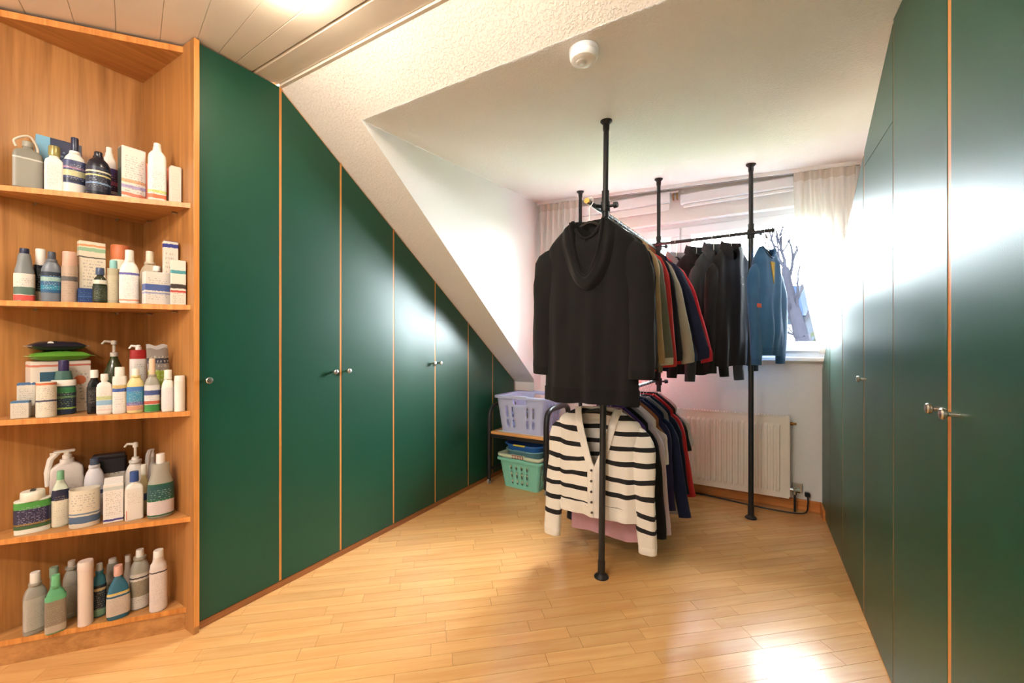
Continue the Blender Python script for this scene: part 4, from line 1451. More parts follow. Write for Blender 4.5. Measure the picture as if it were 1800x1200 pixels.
def garment(name, label, cat, pos, rz, mat, W=.30, sw=.205, hw=.215, L=.72, dep=.05, nw=.075, sd=.10, vneck=.07, vpow=.55,
            sleeve=.58, sr=.058, cuff=None, hem=None, open_front=False, group=None, seed=0, lining=None, fold=.006, collar=None, hook=.085, hanger=True, hang_col=None, sleeve_mat=None):
    """A garment on a hanger; local origin at the hem, x across the shoulders, -y its front. pos = point on the rail."""
    rnd = random.Random(seed * 7 + 1)
    ph = [rnd.random() * 6.28 for _ in range(6)]
    zn = pos.z - hook
    base = Vector((pos.x, pos.y, zn - L))
    t = thing(name, label, cat, base, rz, group)
    zs = L - sd

    def WW(z):
        if z <= zs:
            k = z / zs
            return lerp(hw, sw, k ** 1.2) * (1 + .02 * math.sin(k * 5 + ph[0]))
        k = (z - zs) / (L - zs)
        return lerp(sw, nw, k ** 1.25)

    def DD(z):
        if z <= zs:
            return dep * (1 + .25 * math.sin(math.pi * min(1, z / zs)))
        k = (z - zs) / (L - zs)
        return lerp(dep, .022, k ** .8)

    def surf(q, z, s):
        w = WW(z)
        x = q * w
        y = s * DD(z) * max(0, 1 - abs(q) ** 2.6) ** .5
        f = fold * (1 - .75 * sstep(z / zs)) + fold * .35
        f *= max(0, 1 - abs(q) ** 6)
        y += s * f * (math.sin(x * 38 + ph[1] + z * 2.5) + .6 * math.sin(x * 71 + ph[2] - z * 4))
        y += min(.010, dep * .25) * noise.noise(Vector((x * 5 + ph[3], z * 5, s * 3.1))) * max(0, 1 - abs(q) ** 6)
        return (x, y, z)

    def xin(z):
        if z < L - vneck:
            return 0.0
        return nw * .97 * ((z - (L - vneck)) / vneck) ** vpow
    nz = 30

    def zv(v):
        # denser rows near the shoulders
        return L * (1 - (1 - v) ** 1.5)
    fr = MB()
    for sg in (-1, 1):
        def half(u, v, sg=sg):
            z = zv(v)
            w = WW(z)
            xi = min(xin(z), w * .999) + (.006 if open_front and z < L - vneck else 0)
            q = sg * lerp(xi, w, u ** .85) / w
            x, y, z2 = surf(q, z, -1)
            return (x, y, z2 + .006 * math.sin(q * 4 + ph[4]) * (1 - v) ** 4)
        fr.grid(half, 14, nz)
    fr.grid(lambda u, v: surf(u * 2 - 1, zv(v), 1), 24, nz)
    body = obj('body', fr, mat, t, True, world=False, ang=70)
    ribm = cuff if cuff else mat
    if hem:
        hh = hem

        def hb(s):
            def g(u, v):
                x, y, z = surf(u * 2 - 1, .001 + hh * v, s)
                k = 1.012
                return (x * k, y + s * .003, z - .001)
            return g
        obj('hem_band', MB().grid(hb(-1), 26, 3).grid(hb(1), 26, 3), ribm, t, True, world=False, ang=70)
    # neck trim
    if vneck and not collar:
        pts = []
        for k in range(25):
            a = k / 24
            if a <= .5:
                z = lerp(L, L - vneck, a * 2)
                x = -xin(z)
            else:
                z = lerp(L - vneck, L, a * 2 - 1)
                x = xin(z)
            w = WW(z)
            p = surf(max(-.999, min(.999, x / w)), z, -1)
            pts.append((p[0], p[1] - .003, p[2]))
        obj('neck_trim', MB().tube(pts, .009 if not open_front else .004, 6, ell=.5), ribm, t, True, world=False)
    # inside back of the neck
    if sleeve:
        for sg in (-1, 1):
            out = W - sr * .80
            s0 = Vector((sg * (sw - .062), 0, zs - .022))
            e = Vector((sg * lerp(sw, out, .55), -.008 + .012 * math.sin(ph[5] + sg), zs - sleeve * .45))
            c = Vector((sg * out, -.012 + .02 * math.sin(ph[5] * 2 + sg * 2), zs - sleeve))
            p1 = Vector((sg * lerp(sw - .008, out, .20), 0, zs - .095))
            path = smooth_path([s0, p1, e, c], 5)
            n = len(path)
            radii = [lerp(sr * 1.08, sr * .78, i / (n - 1)) * lerp(.5, 1, sstep(i / 5)) * (1 + .03 * math.sin(i * 1.7 + ph[2] + sg)) for i in range(n)]
            rings = []
            m = 18
            for i, p in enumerate(path):
                a_ = path[max(0, i - 1)]
                b_ = path[min(n - 1, i + 1)]
                tg = (b_ - a_).normalized()
                side = Vector((tg.z, 0, -tg.x)).normalized()
                yv = Vector((0, 1, 0))
                rr_ = radii[i]
                ring = []
                for k in range(m):
                    th = 2 * math.pi * k / m
                    wob = 1 + .07 * math.sin(3 * th + i * .5 + ph[1]) + .05 * math.sin(5 * th - i * .9)
                    ring.append(p + side * (rr_ * math.cos(th) * wob) + yv * (rr_ * lerp(.30, .55, sstep(i / 7)) * math.sin(th) * wob))
                rings.append(ring)
            inner = [[path[-1] + (q - path[-1]) * .86 + Vector((0, 0, .03)) for q in rings[-1]]]
            obj('sleeve', MB().loft(rings + inner, True, True), sleeve_mat or mat, t, True, world=False, ang=60)
            if cuff or hem:
                cr = []
                for f, dz in ((.90, .045), (.96, .04), (.94, .0), (.86, -.004)):
                    cr.append([path[-1] + (q - path[-1]) * f * 1.03 + Vector((0, 0, dz - .035)) for q in rings[-1]])
                obj('cuff', MB().loft(cr), ribm, t, True, world=False, ang=60)
    if collar:
        cm, chh = collar
        rows = []
        nn = 28
        for j, (dz, ro) in enumerate(((0, 0), (chh * .8, .004), (chh, .010), (chh * .55, .020), (chh * .05, .026))):
            row = []
            for k in range(nn + 1):
                a = math.radians(lerp(-72, 252, k / nn))      # gap at the front
                fx = nw + ro
                fy = .028 + ro * .7
                x = fx * math.cos(a)
                y = fy * math.sin(a)
                front = max(0, -math.sin(a))
                z = L - .012 - front * vneck * .75 + dz * (1 + .25 * front) - (front * .03 if j == 4 else 0)
                row.append((x, y, z))
            rows.append(row)
        obj('collar', MB().loft(rows, False, False, closed=False), cm, t, True, world=False, ang=60)
    if hanger:
        short = label.split(' with ')[0].split(' hanging ')[0].split(',')[0]
        hg = thing('clothes_hanger', 'thin hanger carrying the ' + ' '.join(short.split()[:10]), 'hanger', (pos.x, pos.y, zn - .08), rz, 'hangers on the clothes rack')
        hm = hang_col or M_BLKPL
        obj('hook', MB().tube(smooth_path([(0, 0, .070)] + [(x_, 0, z_ + hook - .0870) for x_, z_ in ((0, .115), (.004, .135), (.017, .150), (.016, .172), (0, .1805), (-.0155, .172), (-.0165, .160))], 4), .0018, 6), M_STEEL, hg, True, world=False)
        rings = []
        for k in range(21):
            q = k / 20 * 2 - 1
            xw = q * (sw - .025)
            zc = .080 - (abs(q) ** 1.25) * (sd * .86) - .012
            rings.append([(xw + 0 * a, .010 * (.9 - .3 * abs(q)) * math.cos(a), zc + .008 * math.sin(a)) for a in [2 * math.pi * j / 8 for j in range(8)]])
        obj('shoulder_bar', MB().loft(rings), hm, hg, True, world=False)
    return t, surf, body


C_BLK = fabric('black_sweat', (27, 26, 27), weave=420)
C_BLK2 = fabric('black_rib', (22, 21, 22), weave=260, strength=.4)
ROT_U = math.atan2(-(RU1.x - RU0.x), (RU1.y - RU0.y))
GU = 'clothes on the upper rail'
GL = 'clothes on the lower rail'
GB = 'clothes on the window rail'

# --- black hoodie at the near end of the upper rail
hp = u_at(RU0, RU1, 1.945)
th_, surf_, _ = garment('hoodie', 'large plain black hoodie with draped hood hanging at the free end of the upper rail', 'hoodie', Vector((-.686, 1.925, hp.z)), 0, C_BLK,
                        W=.312, sw=.215, hw=.232, L=.885, dep=.050, nw=.085, sd=.120, vneck=.10, vpow=.5, sleeve=.60, sr=.075, cuff=C_BLK2, hem=.07, group=GU, seed=1, hook=.095, fold=.008)
HL = .885
# hood: cowl between an inner opening U and an outer U lying on the chest


def U(k, a, zb, zt, skew):
    ang = math.pi * k
    x = -a * math.cos(ang) + skew * math.sin(ang)
    z = zt - (zt - zb) * math.sin(ang) ** 1.35
    return x, z


def hood(u, v):
    xi, zi = U(u, .078, HL - .285, HL - .015, .006)
    xo, zo = U(u, .138, HL - .350, HL - .060, .014)
    x = lerp(xi, xo, v)
    z = lerp(zi, zo, v)
    s = surf_(max(-.98, min(.98, x / .215)), min(z, HL - .02), -1)
    bul = math.sin(math.pi * min(1, v * 1.05)) ** .7 * .030 * (.35 + .65 * math.sin(math.pi * u)) + .012 * (1 - v)
    y = s[1] - bul - .004 + .004 * math.sin(v * 9 + u * 6)
    return (x, y, z)


hd = obj('hood', MB().grid(hood, 40, 14), C_BLK, th_, True, world=False, ang=80)
obj('hood_edge', MB().tube([hood(k / 40, .02) for k in range(41)], .008, 8), C_BLK2, hd, True, world=False)


def hood_in(u, v):
    xi, zi = U(u, .077, HL - .283, HL - .012, .006)
    y0 = hood(u, 0)[1]
    return (lerp(xi, .0, v), lerp(y0, .018, sstep(v) ** .6), lerp(zi, HL - .06, v))


obj('hood_lining', MB().grid(hood_in, 30, 10), C_BLK2, hd, True, world=False, ang=80)
obj('size_label', MB().box(-.014, .004, .004, .006, HL - .10, HL - .088), WH, th_, world=False)


def hxy(px, y, R0, R1, z=1.1):
    return at(px, 600, 1, y).x - u_at(R0, R1, y).x


UP = [  # y, right edge px, name, label, category, colour, length, options
    (2.118, 1155, 'sweater', 'charcoal sweatshirt directly behind the black hoodie', 'sweater', (62, 64, 72), .78, {}),
    (2.1935, 1156, 'sweater', 'black knit pullover between charcoal sweatshirt and tan jumper', 'sweater', (30, 30, 34), .78, {}),
    (2.269, 1166, 'sweater', 'tan jumper with white inner edge on the upper rail', 'sweater', (196, 166, 130), .80, {}),
    (2.3445, 1182, 'sweater', 'grey green sweatshirt beside the tan jumper', 'sweater', (124, 126, 116), .80, dict(cuff=(206, 204, 196))),
    (2.42, 1191, 'sweatshirt', 'coral red sweatshirt with rust shoulders', 'sweater', (206, 62, 62), .78, dict(cuff=(196, 58, 58), yoke=(150, 84, 60))),
    (2.503, 1199, 'jacket', 'near black navy jacket behind the coral red sweatshirt', 'jacket', (36, 38, 48), .84, {}),
    (2.571, 1222, 'sweater', 'warm light grey sweatshirt on the upper rail', 'sweater', (176, 168, 152), .80, {}),
    (2.6465, 1208, 'top', 'dark brown top with a red collar edge', 'top', (74, 50, 46), .70, dict(cuff=(190, 40, 44))),
    (2.722, 1246, 'sweatshirt', 'dark navy sweatshirt with wide sleeves beside the bright red one', 'sweater', (36, 40, 66), .80, {}),
    (2.7975, 1236, 'top', 'medium blue top between navy and bright red sweatshirts', 'top', (52, 84, 128), .72, {}),
    (2.873, 1253, 'sweater', 'bright red sweatshirt at the inner end of the upper rail', 'sweater', (214, 44, 58), .74, dict(cuff=(206, 44, 58))),
]
for i, (y, px, nm, lab, cat, col, L, op) in enumerate(UP):
    p = u_at(RU0, RU1, y)
    W = at(px, 600, 1, y).x - p.x + .004
    m = fabric('u%d' % i, col)
    cf = fabric('uc%d' % i, op['cuff']) if 'cuff' in op else m
    t, sf, bd = garment(nm, lab, cat, p, ROT_U * .5, m, W=W, sw=.195 + .006 * (i % 3), hw=.205, L=L, dep=.020, sleeve=.60 + .015 * math.sin(i * 2.1), sr=.047, cuff=cf, hem=.05, group=GU, seed=10 + i, hook=.082, fold=.003)
    if 'yoke' in op:
        ym = fabric('uy%d' % i, op['yoke'])

        def yk_(s):
            def g(u, v):
                x, yy, z = sf(u * 2 - 1, lerp(L - .16, L - .004, v), s)
                return (x * 1.005, yy + s * .0015, z + .001)
            return g
        obj('yoke', MB().grid(yk_(-1), 20, 8).grid(yk_(1), 20, 8), ym, t, True, world=False, ang=70)

# --- window rail garments
c = RB0.lerp(RB1, (-.478 - RB0.x) / (RB1.x - RB0.x))
garment('shirt', 'light grey collared shirt next to the black printed polo', 'shirt', c, math.radians(55), fabric('greyshirt', (146, 146, 150)), W=.20, sw=.15, hw=.16, L=.76, dep=.035, sleeve=.56, sr=.05, group=GB, seed=31, collar=(fabric('greyshirt', (146, 146, 150)), .045), vneck=.1, hook=.10)
c = RB0.lerp(RB1, (-.345 - RB0.x) / (RB1.x - RB0.x))
t, sf, bd = garment('polo_shirt', 'black collared top with a pale scribble print on the chest', 'shirt', c, math.radians(48), fabric('polo', (44, 45, 48)), W=.255, sw=.175, hw=.18, L=.86, dep=.028, sleeve=.78, sr=.05, group=GB, seed=32, collar=(fabric('polo', (44, 45, 48)), .06), vneck=.12, hook=.09)
pts = []
for k in range(40):
    a = k / 39
    x = .02 + .022 * math.sin(a * 17) * (1 - .4 * a)
    z = lerp(.72, .56, a) + .012 * math.cos(a * 13)
    q = sf(x / .165, z, -1)
    pts.append((q[0], q[1] - .003, q[2]))
obj('chest_print', MB().tube(pts, .0035, 6, ell=.5), plain('print_cream', (214, 204, 188), .6), t, True, world=False)
for zz, ww in ((.775, .03),):
    q = sf(0, zz, -1)
    obj('small_mark', MB().box(q[0] - ww / 2, q[0] + ww / 2, q[1] - .005, q[1] - .003, zz - .003, zz + .003), plain('print_grey', (150, 150, 150), .6), t, world=False)
c = RB0.lerp(RB1, (-.236 - RB0.x) / (RB1.x - RB0.x))
garment('jacket', 'charcoal shiny collared jacket with long sleeve beside the printed polo', 'jacket', c, math.radians(52), fabric('charjacket', (70, 72, 78), rough=.55), W=.25, sw=.17, hw=.18, L=.74, dep=.03, sleeve=.80, sr=.052, group=GB, seed=33, collar=(fabric('charjacket', (70, 72, 78), rough=.55), .07), vneck=.12, hook=.09)
c = RB0.lerp(RB1, (-.128 - RB0.x) / (RB1.x - RB0.x))
t, sf, bd = garment('jacket', 'black zip jacket with two tiny white marks beside the rack pole', 'jacket', c, math.radians(52), fabric('blkjacket', (40, 38, 40)), W=.245, sw=.17, hw=.17, L=.80, dep=.028, sleeve=.74, sr=.052, group=GB, seed=34, collar=(fabric('blkjacket', (40, 38, 40)), .055), vneck=.08, hook=.085)
for zz in (.60, .55):
    q = sf(.35, zz, -1)
    obj('small_mark', MB().box(q[0] - .008, q[0] + .008, q[1] - .005, q[1] - .002, zz - .003, zz + .003), WH, t, world=False)
c = RB0.lerp(RB1, (.072 - RB0.x) / (RB1.x - RB0.x))
m = fabric('denimblue', (62, 104, 146))
t, sf, bd = garment('sweatshirt', 'blue sweatshirt with orange sleeve mark hanging in front of the window pane', 'sweater', c, math.radians(62), m, W=.215, sw=.140, hw=.165, L=.70, dep=.045, sleeve=.62, sr=.058, group=GB, seed=35, cuff=fabric('denimblue2', (56, 96, 138)), hem=.05, hook=.11, fold=.008)
obj('sleeve_mark', MB().bbox(-.190, -.150, -.050, -.042, .30, .325, .002), plain('orange_print', (226, 92, 60), .6), t, world=False)
q0 = [sf(-.25, .60, -1), sf(.1, .60, -1), sf(-.05, .46, -1)]
obj('yellow_panel', MB().add([(p[0], p[1] - .006, p[2]) for p in q0] + [(p[0], p[1] - .002, p[2]) for p in q0], [(0, 1, 2), (5, 4, 3), (0, 3, 4, 1), (1, 4, 5, 2), (2, 5, 3, 0)]), fabric('mustard', (176, 150, 70)), t, world=False)
obj('hang_loop', MB().tube([(-.03, 0, .69), (-.012, -.005, .74), (0, 0, .79)], .003, 6).tube([(.03, 0, .69), (.012, -.005, .74), (0, 0, .79)], .003, 6), fabric('looptape', (110, 84, 80)), t, True, world=False)

# --- lower rail: striped cardigan first
m = striped_knit(.065)
CREAMK = fabric('cream_knit', (234, 228, 218), weave=160, strength=.4)
p = u_at(RL0, RL1, 2.125)
LC = .565
t, sf, bd = garment('cardigan', 'cream cardigan with black stripes and deep V neck behind the rack pole', 'cardigan', Vector((-.708, 2.125, p.z)), 0, m, W=.300, sw=.225, hw=.222, L=LC, dep=.045, nw=.095, sd=.075, vneck=.30, vpow=.8,
                    sleeve=.60, sr=.060, cuff=CREAMK, hem=.055, open_front=True, sleeve_mat=striped_knit(-.055), group=GL, seed=41, hook=.05, fold=.006)
band = MB()
for sg in (-1, 1):
    rows = []
    for k in range(31):
        z = lerp(.002, LC - .002, k / 30)
        if z < LC - .30:
            xi = .004
        else:
            xi = .092 * ((z - (LC - .30)) / .30) ** .8 + .004
        row = []
        for dx, dy in ((-.004, -.004), (.010, -.009), (.026, -.008), (.034, -.003)):
            x = sg * (xi + dx)
            w = lerp(.222, .225, z / (LC - .075)) if z < LC - .075 else lerp(.225, .095, ((z - LC + .075) / .075) ** 1.25)
            pnt = sf(max(-.99, min(.99, x / w)), z, -1)
            row.append((x, pnt[1] + dy + (-.004 if sg > 0 else 0), z))
        rows.append(row)
    band.loft(rows, False, False, closed=False)
bn = obj('button_band', band, CREAMK, t, True, world=False, ang=70)
for k in range(5):
    z = .03 + k * .055
    q = sf(-.03, z, -1)
    obj('button', MB().tube([(-.012, q[1] - .009, z), (-.012, q[1] - .014, z)], .006, 12), pl(60, 52, 44), bn, True, world=False)

LO = [  # y, right px, at py, name, label, cat, colour, L, sleeve, opts
    (2.232, 1122, 'top', 'dusty pink long top whose hem shows below the striped cardigan', 'top', (196, 150, 158), .70, 0, dict(hw=.215)),
    (2.288, 1126, 'top', 'purple top with its hem corner showing beside the cardigan sleeve', 'top', (86, 62, 122), .69, 0, dict(hw=.235)),
    (2.350, 1173, 'cardigan', 'long black cardigan directly beside the striped cardigan sleeve', 'cardigan', (28, 28, 32), .66, .60, {}),
    (2.418, 1181, 'blouse', 'pale lilac blouse next to the long black cardigan', 'blouse', (214, 196, 208), .64, .60, {}),
    (2.508, 1178, 't_shirt', 'cream short sleeved top between lilac blouse and rust top', 't-shirt', (228, 212, 200), .60, .24, {}),
    (2.575, 1168, 'top', 'rust brown top with narrow edge showing beside cream top', 'top', (138, 82, 52), .60, .30, {}),
    (2.645, 1188, 'sweater', 'deep violet navy sweater on the lower rail', 'sweater', (48, 46, 84), .62, .55, {}),
    (2.72, 1216, 'jacket', 'dark navy jacket with the widest front on the lower rail', 'jacket', (32, 40, 72), .63, .60, {}),
    (2.80, 1214, 'top', 'taupe long top whose hem hangs lowest by the navy jacket', 'top', (168, 154, 148), .74, 0, dict(hw=.27)),
    (2.875, 1212, 'jacket', 'black navy blazer between navy jacket and red jacket', 'jacket', (26, 32, 54), .60, .52, {}),
    (2.955, 1223, 'jacket', 'red jacket hanging by the radiator', 'jacket', (206, 52, 54), .60, .56, {}),
    (3.03, 1216, 't_shirt', 'very dark green short sleeved top by the radiator', 't-shirt', (30, 42, 42), .54, .28, {}),
    (3.10, 1220, 't_shirt', 'white short sleeved shirt last on the lower rail by the radiator', 't-shirt', (222, 222, 218), .52, .26, {}),
]
for i, (y, px, nm, lab, cat, col, L, sl, op) in enumerate(LO):
    p = u_at(RL0, RL1, y)
    W = at(px, 600, 1, y).x - p.x
    m = fabric('l%d' % i, col, rough=.85)
    hw = op.get('hw', min(.215, W - .03))
    garment(nm, lab, cat, p, 0, m, W=W, sw=.19, hw=hw, L=L, dep=.018, sleeve=sl, sr=.044 if sl > .4 else .044, group=GL, seed=60 + i, hook=.062, fold=.003, cuff=None)

# ================================================================== LAUNDRY CORNER
def rrect(a, b, r, n=6):
    out = []
    for cx, cy, a0 in ((a - r, b - r, 0), (-(a - r), b - r, 90), (-(a - r), -(b - r), 180), (a - r, -(b - r), 270)):
        for k in range(n + 1):
            th = math.radians(a0 + 90 * k / n)
            out.append((cx + r * math.cos(th), cy + r * math.sin(th)))
    return out


def side_pts(a, b, r, per=18, corner=5):
    """Rounded rectangle sampled with `per` points on each straight side; returns pts and tags."""
    pts, tags = [], []
    sides = [((a - r, -b), (a, -(b - r)))]
    segs = [((-(a - r), -b), (a - r, -b), 'f'), ((a, -(b - r)), (a, b - r), 'r'), ((a - r, b), (-(a - r), b), 'b'), ((-a, b - r), (-a, -(b - r)), 'l')]
    cents = [((a - r, -(b - r)), -90), ((a - r, b - r), 0), ((-(a - r), b - r), 90), ((-(a - r), -(b - r)), 180)]
    for (p, q, tg), (c, a0) in zip(segs, cents):
        for k in range(per + 1):
            t = k / per
            pts.append((lerp(p[0], q[0], t), lerp(p[1], q[1], t)))
            tags.append((tg, k))
        for k in range(1, corner):
            th = math.radians(a0 + 90 * k / corner)
            pts.append((c[0] + r * math.cos(th), c[1] + r * math.sin(th)))
            tags.append(('c', k))
    return pts, tags


def basket(name, label, loc, rz, a, b, h, taper, mat, slot, rows=14, rim=.016, group=None, handles=True, hmat=None, per=18):
    t = thing(name, label, 'basket', loc, rz, group)
    rings, tags = [], None
    for j in range(rows + 1):
        k = j / rows
        s = lerp(taper, 1, k)
        pts, tags = side_pts(a * s, b * s, min(a, b) * .22 * s, per)
        rings.append([(x, y, h * k) for x, y in pts])
    n = len(rings[0])
    mb = MB()
    vs = [p for r in rings for p in r]
    fs = []
    for j in range(rows):
        for k in range(n):
            tg, kk = tags[k]
            if tg != 'c' and kk < per and slot(tg, kk, j):
                continue
            fs.append((j * n + k, j * n + (k + 1) % n, (j + 1) * n + (k + 1) % n, (j + 1) * n + k))
    fs.append(tuple(range(n - 1, -1, -1)))
    mb.add(vs, fs)
    o = obj('body', mb, mat, t, True, world=False, ang=40)
    md = o.modifiers.new('wall_thickness', 'SOLIDIFY')
    md.thickness = .003
    md.offset = -1
    pts, _ = side_pts(a, b, min(a, b) * .22, per)
    rr = []
    for sc, z in ((1.0, h - .004), (1.0 + rim / a, h - .016), (1.0 + rim / a * 1.05, h - .012), (1.0 + rim / a, h + .002), (1.0, h + .004)):
        rr.append([(x * sc, y * (1 + (sc - 1) * a / b), z) for x, y in pts])
    obj('rim', MB().loft(rr, False, False), mat, t, True, world=False, ang=50)
    if handles:
        for s in (-1, 1):
            obj('handle', MB().bbox(-a * .34, a * .34, s * (b + rim * .5) - .010, s * (b + rim * .5) + .010, h - .004, h + .010, .004, 2), hmat or mat, t, True, world=False)
    return t


CART = thing('utility_cart', 'black rolling cart with wooden shelf holding the lilac laundry basket', 'cart', (-1.62, 3.05, 0))
cx0, cx1, cy0, cy1 = -1.90, -1.375, 2.885, 3.33
for x in (cx0, cx1):
    fr_ = obj('end_frame', MB().tube(smooth_path([(x, cy0, .05), (x, cy0, .40), (x, cy0 + .01, .585), (x, cy0 + .075, .645), (x, (cy0 + cy1) / 2, .65), (x, cy1 - .075, .645), (x, cy1 - .01, .585), (x, cy1, .40), (x, cy1, .05)], 5), .0165 if x < -1.6 else .022, 12), M_BLACK, CART, True)
    obj('cross_bar', MB().tube([(x, cy0, .40), (x, cy1, .40)], .011, 10).tube([(x, cy0, .12), (x, cy1, .12)], .011, 10), M_BLACK, fr_, True)
    for y in (cy0, cy1):
        w_ = obj('caster', MB().tube([(x - .009, y, .022), (x + .009, y, .022)], .022, 16), plain('caster_grey', (150, 146, 140), .4), CART, True)
        obj('fork', MB().bbox(x - .013, x + .013, y - .010, y + .010, .026, .054, .003), M_BLKPL, w_)
obj('shelf_board', MB().bbox(cx0 + .015, cx1 - .015, cy0 + .0, cy1, .418, .440, .003), wood('beech_board', (206, 140, 74), (232, 176, 112), 0, 26, .4), CART)
obj('shelf_frame', MB().bbox(cx0 + .01, cx1 - .01, cy0 + .012, cy1 - .012, .385, .418, .003), M_BLACK, CART)
obj('paper_sheet', MB().box(cx0 + .06, cx1 - .04, cy0 + .03, cy1 - .05, .4400, .4415), plain('paper_white', (226, 224, 222), .8), CART)


def slotA(tg, k, j):
    if tg in 'fb':
        if 11 <= j <= 12:
            return 6 <= k <= 11
        return (2 <= j <= 4 or 6 <= j <= 9) and k in (2, 5, 12, 15)
    return (2 <= j <= 4 or 6 <= j <= 10) and k % 4 == 1


M_LILAC = plain('lilac_plastic', (186, 196, 232), .4)
basket('laundry_basket', 'lilac blue plastic laundry basket with slotted sides on the rolling cart', (-1.625, 3.095, .4420), 0, .225, .195, .295, .84, M_LILAC, slotA, hmat=M_LILAC)
M_MINT = plain('mint_plastic', (138, 214, 192), .4)
M_CREAMG = plain('pale_green_plastic', (212, 224, 196), .4)
M_TEAL = plain('teal_grey_plastic', (104, 150, 158), .4)
M_BLUE = plain('blue_plastic', (38, 100, 176), .4)


def slotM(tg, k, j):
    rows_ = (2 <= j <= 3) or (5 <= j <= 7) or (9 <= j <= 10)
    if tg in 'fb':
        return rows_ and k % 3 == 1 and 3 <= k <= 15
    return rows_ and k % 3 == 1


bx, by = -1.610, 3.03
basket('laundry_basket', 'mint green laundry basket with rows of slots standing on the floor under the cart shelf', (bx, by, 0.0), math.radians(-4), .195, .150, .235, .82, M_MINT, slotM, hmat=M_MINT)
t = basket('laundry_basket', 'pale green laundry basket nested in the mint green one', (bx, by, .045), math.radians(-4), .192, .146, .222, .84, M_CREAMG, slotM, hmat=M_CREAMG)
obj('handle_grip', MB().bbox(-.055, .055, -.172, -.158, .205, .232, .004), pl(150, 104, 84, .6), t, world=False)
for k in range(7):
    x = -.045 + k * .015
    obj('grip_rib', MB().bbox(x - .0035, x + .0035, -.1745, -.1715, .209, .228, .001), pl(232, 228, 214), t, world=False)


def tub(name, label, loc, rz, a, b, h, taper, mat, hm):
    t = thing(name, label, 'tub', loc, rz)
    rings = []
    for k, s in ((0, taper * .9), (.03, taper), (1, 1), (1.02, 1.06), (.96, 1.075), (1.0, 1.08), (1.06, 1.06), (1.05, .99), (.1, taper * .97), (.08, taper * .8)):
        rings.append([(x * s, y * s, h * k) for x, y in rrect(a, b, min(a, b) * .75)])
    obj('body', MB().loft(rings), mat, t, True, world=False, ang=50)
    for s in (-1, 1):
        obj('handle', MB().bbox(-a * .32, a * .32, s * b * 1.075 - .010, s * b * 1.075 + .010, h * .97, h * 1.10, .005, 2), hm, t, True, world=False)
    return t


tub('wash_tub', 'shallow teal grey wash tub nested under the blue tub', (bx, by, .205), math.radians(-4), .165, .122, .095, .84, M_TEAL, M_TEAL)
tub('wash_tub', 'blue oval wash tub with yellow handle grips on the basket stack', (bx, by, .262), math.radians(-4), .172, .128, .085, .82, M_BLUE, plain('yellow_grip', (226, 206, 80), .4))

# ================================================================== SMOKE DETECTOR AND DOWNLIGHTS
p = at(1026, 84, 2, 2.27)
zc = dorm_z(p.x, p.y)
t = thing('smoke_detector', 'round white smoke detector on the dormer ceiling', 'smoke detector', (p.x, p.y, zc - .045))
x, y = p.x, p.y
obj('mounting_base', MB().lathe([(.050, -.022), (.053, -.018), (.053, 0), (.050, .003)], (x, y, zc), 36), M_WHITE, t, True)
obj('sensor_cover', MB().lathe([(.020, -.050), (.034, -.049), (.046, -.043), (.0515, -.032), (.0515, -.0225)], (x, y, zc), 36), M_WHITE, t, True)
obj('sensor_slots', MB().lathe([(.048, -.0255), (.048, -.0195)], (x, y, zc), 36), plain('slot_grey', (120, 116, 110), .7), t, True)
obj('test_button', MB().lathe([(.017, -.053), (.020, -.051), (.020, -.046)], (x - .006, y - .006, zc), 24), pl(220, 218, 214), t, True)


M_GLOW = emit('lamp_glow', (255, 236, 208), LAMP_GLOW)
M_GLOW_FILL = emit('lamp_glow_fill', (255, 248, 240), LAMP_GLOW_FILL)


def dome_lamp(x, y, label, glow=None):
    t = thing('ceiling_lamp', label, 'ceiling light', (x, y, ZC - .06), 0, 'dome lamps on the boarded ceiling')
    obj('base_ring', MB().lathe([(.058, ZC - .0005), (.062, ZC - .004), (.062, ZC - .014), (.056, ZC - .016)], (x, y, 0), 28), M_STEEL, t, True)
    obj('glass_dome', MB().lathe([(.0558, ZC - .016), (.054, ZC - .030), (.046, ZC - .045), (.030, ZC - .056), (.012, ZC - .060), (.001, ZC - .0605)], (x, y, 0), 28, False, True), glow or M_GLOW, t, True)


p = at(505, -40, 2, ZC)
dome_lamp(p.x, p.y, 'frosted dome lamp on the boarded ceiling nearest the first wardrobe door')
dome_lamp(-.70, .72, 'frosted dome lamp on the boarded ceiling near the dormer edge')
dome_lamp(-1.40, -.55, 'added frosted dome fill lamp on the boarded ceiling on the shelf unit side', M_GLOW_FILL)  # from here on: lamps added out of view as frontal fill
dome_lamp(-.60, -.75, 'added frosted dome fill lamp on the boarded ceiling over the entrance end', M_GLOW_FILL)
dome_lamp(-1.0, -1.25, 'added frosted dome fill lamp on the boarded ceiling by the back wall', M_GLOW_FILL)

# ================================================================== OUTSIDE THE WINDOW
struct('ground_outside', MB().box(-40, 40, YW + .6, 70, -3.3, -3.2), plain('lawn', (74, 82, 56), .9, var=.2), 'pale lawn outside the window')
# bare tree
tx = at(1412, 600, 1, 8.5)
TR = thing('bare_tree', 'bare pale branched tree seen through the window', 'tree', (tx.x, 8.5, -3.2))
M_BARK = plain('pale_bark', (16, 16, 20), 1, spec=0, bump=.4, bscale=20, var=.2)
rt = random.Random(12)


def P3(px, py, y=8.5):
    return at(px, py, 1, y)


main = [Vector((tx.x + .1, 8.5, -3.2)), P3(1414, 640), P3(1408, 590), P3(1396, 545), P3(1386, 505), P3(1380, 470)]
obj('trunk', MB().tube(smooth_path(main, 4), [lerp(.14, .055, i / 20) for i in range(21)], 10), M_BARK, TR, True)
br = MB()


